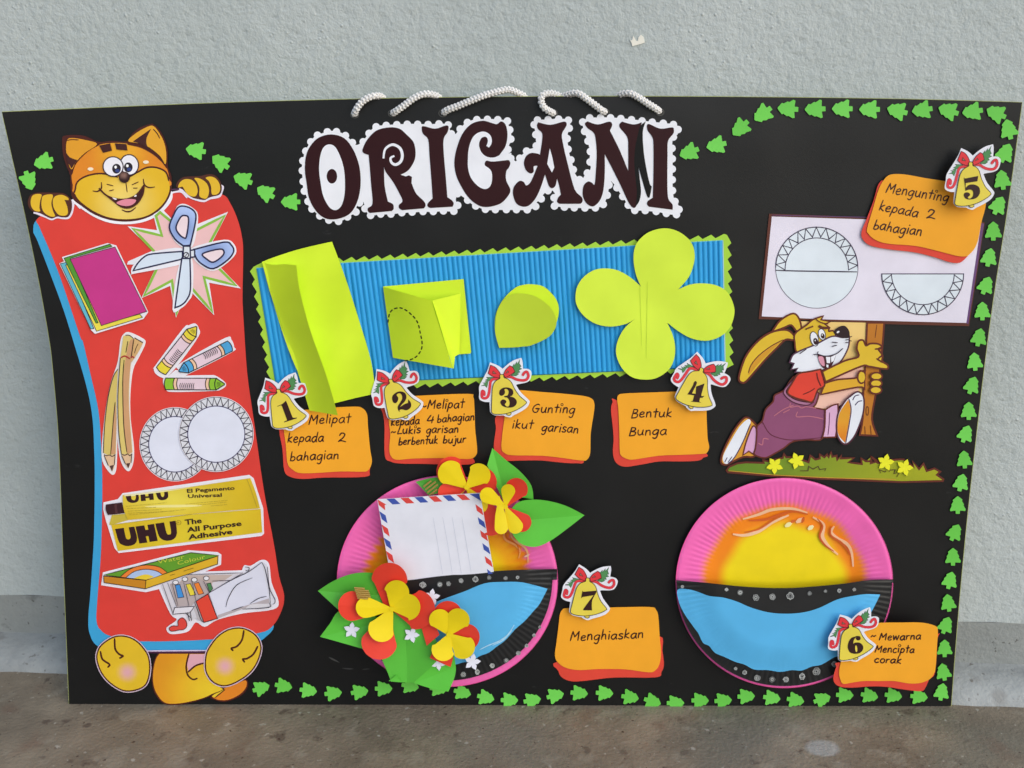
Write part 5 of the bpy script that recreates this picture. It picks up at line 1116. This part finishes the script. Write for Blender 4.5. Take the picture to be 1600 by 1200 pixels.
def teardrop(c, tip, wd, n=7):
    dx, dy = tip[0] - c[0], tip[1] - c[1]; L_ = math.hypot(dx, dy); dx /= L_; dy /= L_; pts = []
    r = wd / 2; cc = L_ - r * .98
    for sg in (1,):
        pts.append((c[0] + dy * r * .10, c[1] - dx * r * .10))
        for f, k in ((.30, .52), (.52, .82)): pts.append((c[0] + dx * L_ * f + dy * r * k, c[1] + dy * L_ * f - dx * r * k))
        for k in range(n + 1):
            a = math.pi / 2 - math.pi * k / n; x = cc + r * .98 * math.cos(a); y = -r * math.sin(a); pts.append((c[0] + dx * x - dy * y, c[1] + dy * x + dx * y))
        for f, k in ((.52, .82), (.30, .52)): pts.append((c[0] + dx * L_ * f - dy * r * k, c[1] + dy * L_ * f + dx * r * k))
        pts.append((c[0] - dy * r * .10, c[1] + dx * r * .10))
    return cr([(a, b, 0) for a, b in pts], True, 3)
FY, FR = '#dbc414', '#d43c2c'
def flower(c, yel, red, h, lbl, k=.010):
    root = thing('paper_flower', TL[0] + c[0] / 3, TL[1] + c[1] / 3, h, lbl, 'paper flower', 'red and yellow paper flowers')
    C0 = (TL[0] + c[0] / 3, TL[1] + c[1] / 3)
    for lst, col, hh_, lab in ((red, FR, h, 'red petal'), (yel, FY, h + .0040, 'yellow petal')):
        for j, e in enumerate(lst):
            t_ = (TL[0] + e[0] / 3, TL[1] + e[1] / 3); cc = C0 if len(e) < 4 else (TL[0] + e[3] / 3, TL[1] + e[4] / 3)
            L_ = math.hypot(t_[0] - cc[0], t_[1] - cc[1])
            ax = ((t_[0] - cc[0]) / L_, (t_[1] - cc[1]) / L_)
            def sf(u, v, cc=cc, L_=L_, ax=ax):
                x = (u - cc[0]) * ax[0] + (v - cc[1]) * ax[1]; y = (v - cc[1]) * ax[0] - (u - cc[0]) * ax[1]
                return .7 * k * (max(0, x) / L_) ** 1.5 * (L_ / 45) - .00003 * abs(y)
            p = Part(hh_ + .0004 * j + (e[5] if len(e) > 5 else 0)); p.fill(teardrop(cc, t_, e[2] / 3), col, t=.0003, cell=5, surf=sf, mat=paper(col, .5, 'petal_paper', .3)); p.done('petal', root, label=lab)
    p = Part(h + .0058); p.fill(ell(T(0, 0, 1), C0[0], C0[1], 4.2, 3.6), FY, mat=paper(FY, .5, 'petal_paper', .3)); p.done('flower_centre', root)
flower((367, 785), [(405, 652, 118), (500, 768, 125), (290, 932, 125), (198, 775, 98)], [(362, 568, 168, 345, 780), (568, 805, 185, 350, 762), (288, 1020, 168, 345, 790), (115, 765, 140, 345, 785)], .0235, 'largest red and yellow paper flower, lower left of the flowered plate', .008)
flower((635, 905), [(565, 793, 100), (705, 790, 110), (742, 1000, 115), (588, 1025, 110)], [(625, 747, 135), (778, 925, 125)], .0260, 'red and yellow paper flower at the lower middle of the flowered plate', .007)
for pts, lb in (('497,842* 560,835* 590,905* 530,957*', 'folded red paper petal between the two lower flowers'), ('560,975* 655,1010* 643,1057* 545,1015*', 'red paper corner under the lower middle flower')):
    p = Part(.0265); p.fill(G(TL, pts), FR, t=.0003, mat=paper(FR, .5, 'petal_paper', .3), cell=9, surf=lambda u, v: .002 * math.sin((u + v) * .06)); p.done('red_paper_piece', label=lb, cat='paper piece')
flower((718, 215), [(598, 110, 122), (812, 118, 112), (590, 262, 90, 718, 215, -.0045), (800, 330, 80, 718, 215, -.0035)], [(592, 95, 140, 718, 200), (858, 180, 140, 700, 205), (585, 250, 90), (845, 440, 120, 800, 250)], .0148, 'red and yellow paper flower at the top of the left plate behind the envelope', .004)
flower((898, 305), [(918, 200, 66), (962, 428, 72), (882, 434, 62, 870, 260), (785, 232, 74)], [(978, 178, 108, 905, 300), (1008, 410, 92, 905, 310)], .0225, 'half folded red and yellow paper flower at upper right of the flowered plate', .009)
for (x, y, r, a, h, lb) in ((549.4, 984.8, 13.2, 5, .0222, 'white paper star flower on the lower left leaf'), (674.5, 933, 13.6, 8, .0245, 'white paper star flower on the black wave of the left plate'), (643, 992, 13, 20, .0222, 'white paper star flower half hidden under the big red petal'),
                            (738, 1034.5, 13.6, 12, .0195, 'white paper star flower at the lower rim of the left plate'), (685, 1036, 12, 30, .0232, 'white paper star flower almost hidden under the lower middle flower')):
    p = Part(h); p.fill(star5(x, y, r, a), '#d9dcec', t=.0006); p.done('star_flower', label=lb, cat='star flower', group='white stars on the flowered plate')
gold, ntg, bg_, _, _ = new_mat('gold_foil'); bg_.inputs['Base Color'].default_value = (.62, .42, .12, 1); bg_.inputs['Metallic'].default_value = .45; bg_.inputs['Roughness'].default_value = .3
for (x, y, n, dx, dy, l, ang, h, lb) in ((515, 212, 4, 9, 13.5, 62, -38, .0175, 'strip of gold corrugated foil on the small top leaf'), (190, 686, 6, 3, 9.5, 66, 4, .0335, 'strip of gold corrugated foil on the big red flower')):
    p = Part(h)
    for k in range(n):
        X, Y = x + dx * k, y + dy * k; l_ = l * (.75 if k in (0, n - 1) else 1); ex, ey = X + l_ * math.cos(R(ang)), Y + l_ * math.sin(R(ang))
        a = (TL[0] + X / 3, TL[1] + Y / 3); b = (TL[0] + ex / 3, TL[1] + ey / 3)
        def ridge(i, j, a=a, b=b):
            L_ = math.hypot(b[0] - a[0], b[1] - a[1]); nx_, ny_ = -(b[1] - a[1]) / L_, (b[0] - a[0]) / L_; o_ = (i - .5) * 3.0
            return (a[0] + (b[0] - a[0]) * j + nx_ * o_, a[1] + (b[1] - a[1]) * j + ny_ * o_, h + .0012 * math.sin(math.pi * i))
        p.grid(ridge, 7, 5, None, mat=gold)
    p.done('gold_foil_strip', label=lb, cat='foil strip')

# ------------------------------------------------------------------ little green fir trees round the edge
FIR = [(0, -86), (46, -50), (40, -37), (60, -4), (54, 6), (76, 40), (70, 57), (21, 53), (20, 84), (-19, 84), (-20, 53), (-68, 60), (-74, 45), (-56, 8), (-60, -4), (-42, -32), (-48, -46)]
FIR = [(x * .166, y * .166) for x, y in FIR]
GRN = ['#62bd48', '#66c24a', '#5fb944', '#68c44e']
firs = [
 ('L', 68, 253, 253), ('L', 45, 282, 162),
 ('C', 306, 235, -81), ('C', 344.5, 253.5, -54), ('C', 379.5, 280.6, -69), ('C', 415, 301, -60), ('C', 454, 315.5, -90),
 ('T', 1077, 238, -110), ('T', 1119.4, 227, -102), ('T', 1157, 200, -133), ('T', 1192, 178, -127), ('T', 1231, 170, -86), ('T', 1273.6, 170.6, -92), ('T', 1316, 170, -90), ('T', 1358.6, 171, -90), ('T', 1402, 173, -76), ('T', 1441, 172, -99), ('T', 1482, 173, -73), ('T', 1519.6, 174.4, -98), ('T', 1556.6, 177, -67),
 ('R', 1576, 202, -13), ('R', 1571, 239, 25), ('R', 1566, 281, -7), ('R', 1560, 321, 26), ('R', 1552, 361, 0), ('R', 1545.7, 402, 12), ('R', 1540.7, 446, 22), ('R', 1535, 486, 0), ('R', 1530, 527, 12), ('R', 1523, 565, -4), ('R', 1519, 602, 20), ('R', 1513.6, 642, 0), ('R', 1509, 678, 21), ('R', 1506.7, 718, -4), ('R', 1502, 754, 14), ('R', 1496.5, 789, 0), ('R', 1492, 832, 25), ('R', 1489, 870, 0), ('R', 1484.5, 906.7, 14), ('R', 1481.6, 942, -7), ('R', 1478, 977, 21), ('R', 1476, 1013, 0), ('R', 1474, 1050, -10), ('R', 1471.5, 1081, 10),
 ('B', 408, 1075, 72), ('B', 443, 1072, 100), ('B', 481.7, 1079, 97), ('B', 520.6, 1083, 84), ('B', 561.8, 1081, 82), ('B', 599.4, 1076, 90), ('B', 641, 1072, 100), ('B', 685, 1076, 95), ('B', 722.5, 1082, 104), ('B', 759, 1090, 103), ('B', 796, 1094, 91), ('B', 831.6, 1094, 80), ('B', 867.6, 1086.6, 77), ('B', 905, 1083, 95), ('B', 944.6, 1083, 93), ('B', 984.6, 1089.5, 99), ('B', 1019.5, 1096, 107), ('B', 1055.5, 1098.5, 90), ('B', 1094, 1094.5, 91), ('B', 1130, 1094.5, 86), ('B', 1166, 1088, 88), ('B', 1206, 1090.6, 98), ('B', 1243, 1094, 100), ('B', 1284.5, 1092.5, 72), ('B', 1320, 1086, 92), ('B', 1358.6, 1087, 101), ('B', 1396, 1087, 98), ('B', 1436, 1088.6, 96)]
def region(k, x, y):
    if k == 'L': return ("left of the cat's ear", 'upper', 'lower')
    if k == 'C': return ("between cat and title", 'left')
    if k == 'T': return ('climbing right of the title' if x < 1210 else 'along the top right edge', 'left')
    if k == 'R': return (('beside the bell numbered 5' if y < 340 else 'beside the white placard' if y < 500 else 'right of the rabbit' if y < 740 else 'right of the plain plate' if y < 960 else 'right of the Mewarna card'), 'top')
    return (('right of the cat tail' if x < 610 else 'under the flowered plate' if x < 745 else 'left of the Menghiaskan card' if x < 850 else 'below the Menghiaskan card' if x < 1040 else 'below the plain plate' if x < 1300 else 'below the Mewarna card'), 'left')
ORD = ['first', 'second', 'third', 'fourth', 'fifth', 'sixth', 'seventh', 'eighth', 'ninth', 'tenth']
cnt = {}; rnd = random.Random(11)
for (k, x, y, a) in firs:
    rg = region(k, x, y); n = cnt.get(rg[0], 0); cnt[rg[0]] = n + 1
    if k == 'L': lb = f'{rg[1 + n]} of two green paper fir trees left of the cat\'s ear'
    else: lb = f'green fir tree, {ORD[n]} from the {rg[1]} of those {rg[0]}'
    ca, sa = math.cos(R(a)), math.sin(R(a)); s_ = float(np.interp(y, [170, 300, 400, 700, 1090], [1.17, 1.10, 1.05, 1.0, .98]))
    q = [(x + (px * ca - py * sa) * s_, y + (px * sa + py * ca) * s_) for px, py in FIR]
    q = [((q[i][0] * (1 - f) + q[(i + 1) % 17][0] * f), (q[i][1] * (1 - f) + q[(i + 1) % 17][1] * f)) for i in range(17) for f in (.09, .91)]
    c = rnd.choice(GRN); hz = .0013
    p = Part(hz); p.fill(q, c, t=.0011, mat=paper(c, .55, 'foam_sticker')); p.done('fir_tree_sticker', label=lb, cat='tree sticker', group='green fir trees bordering the board')
for o in bpy.data.objects:
    if 'wc' in o: del o['wc']
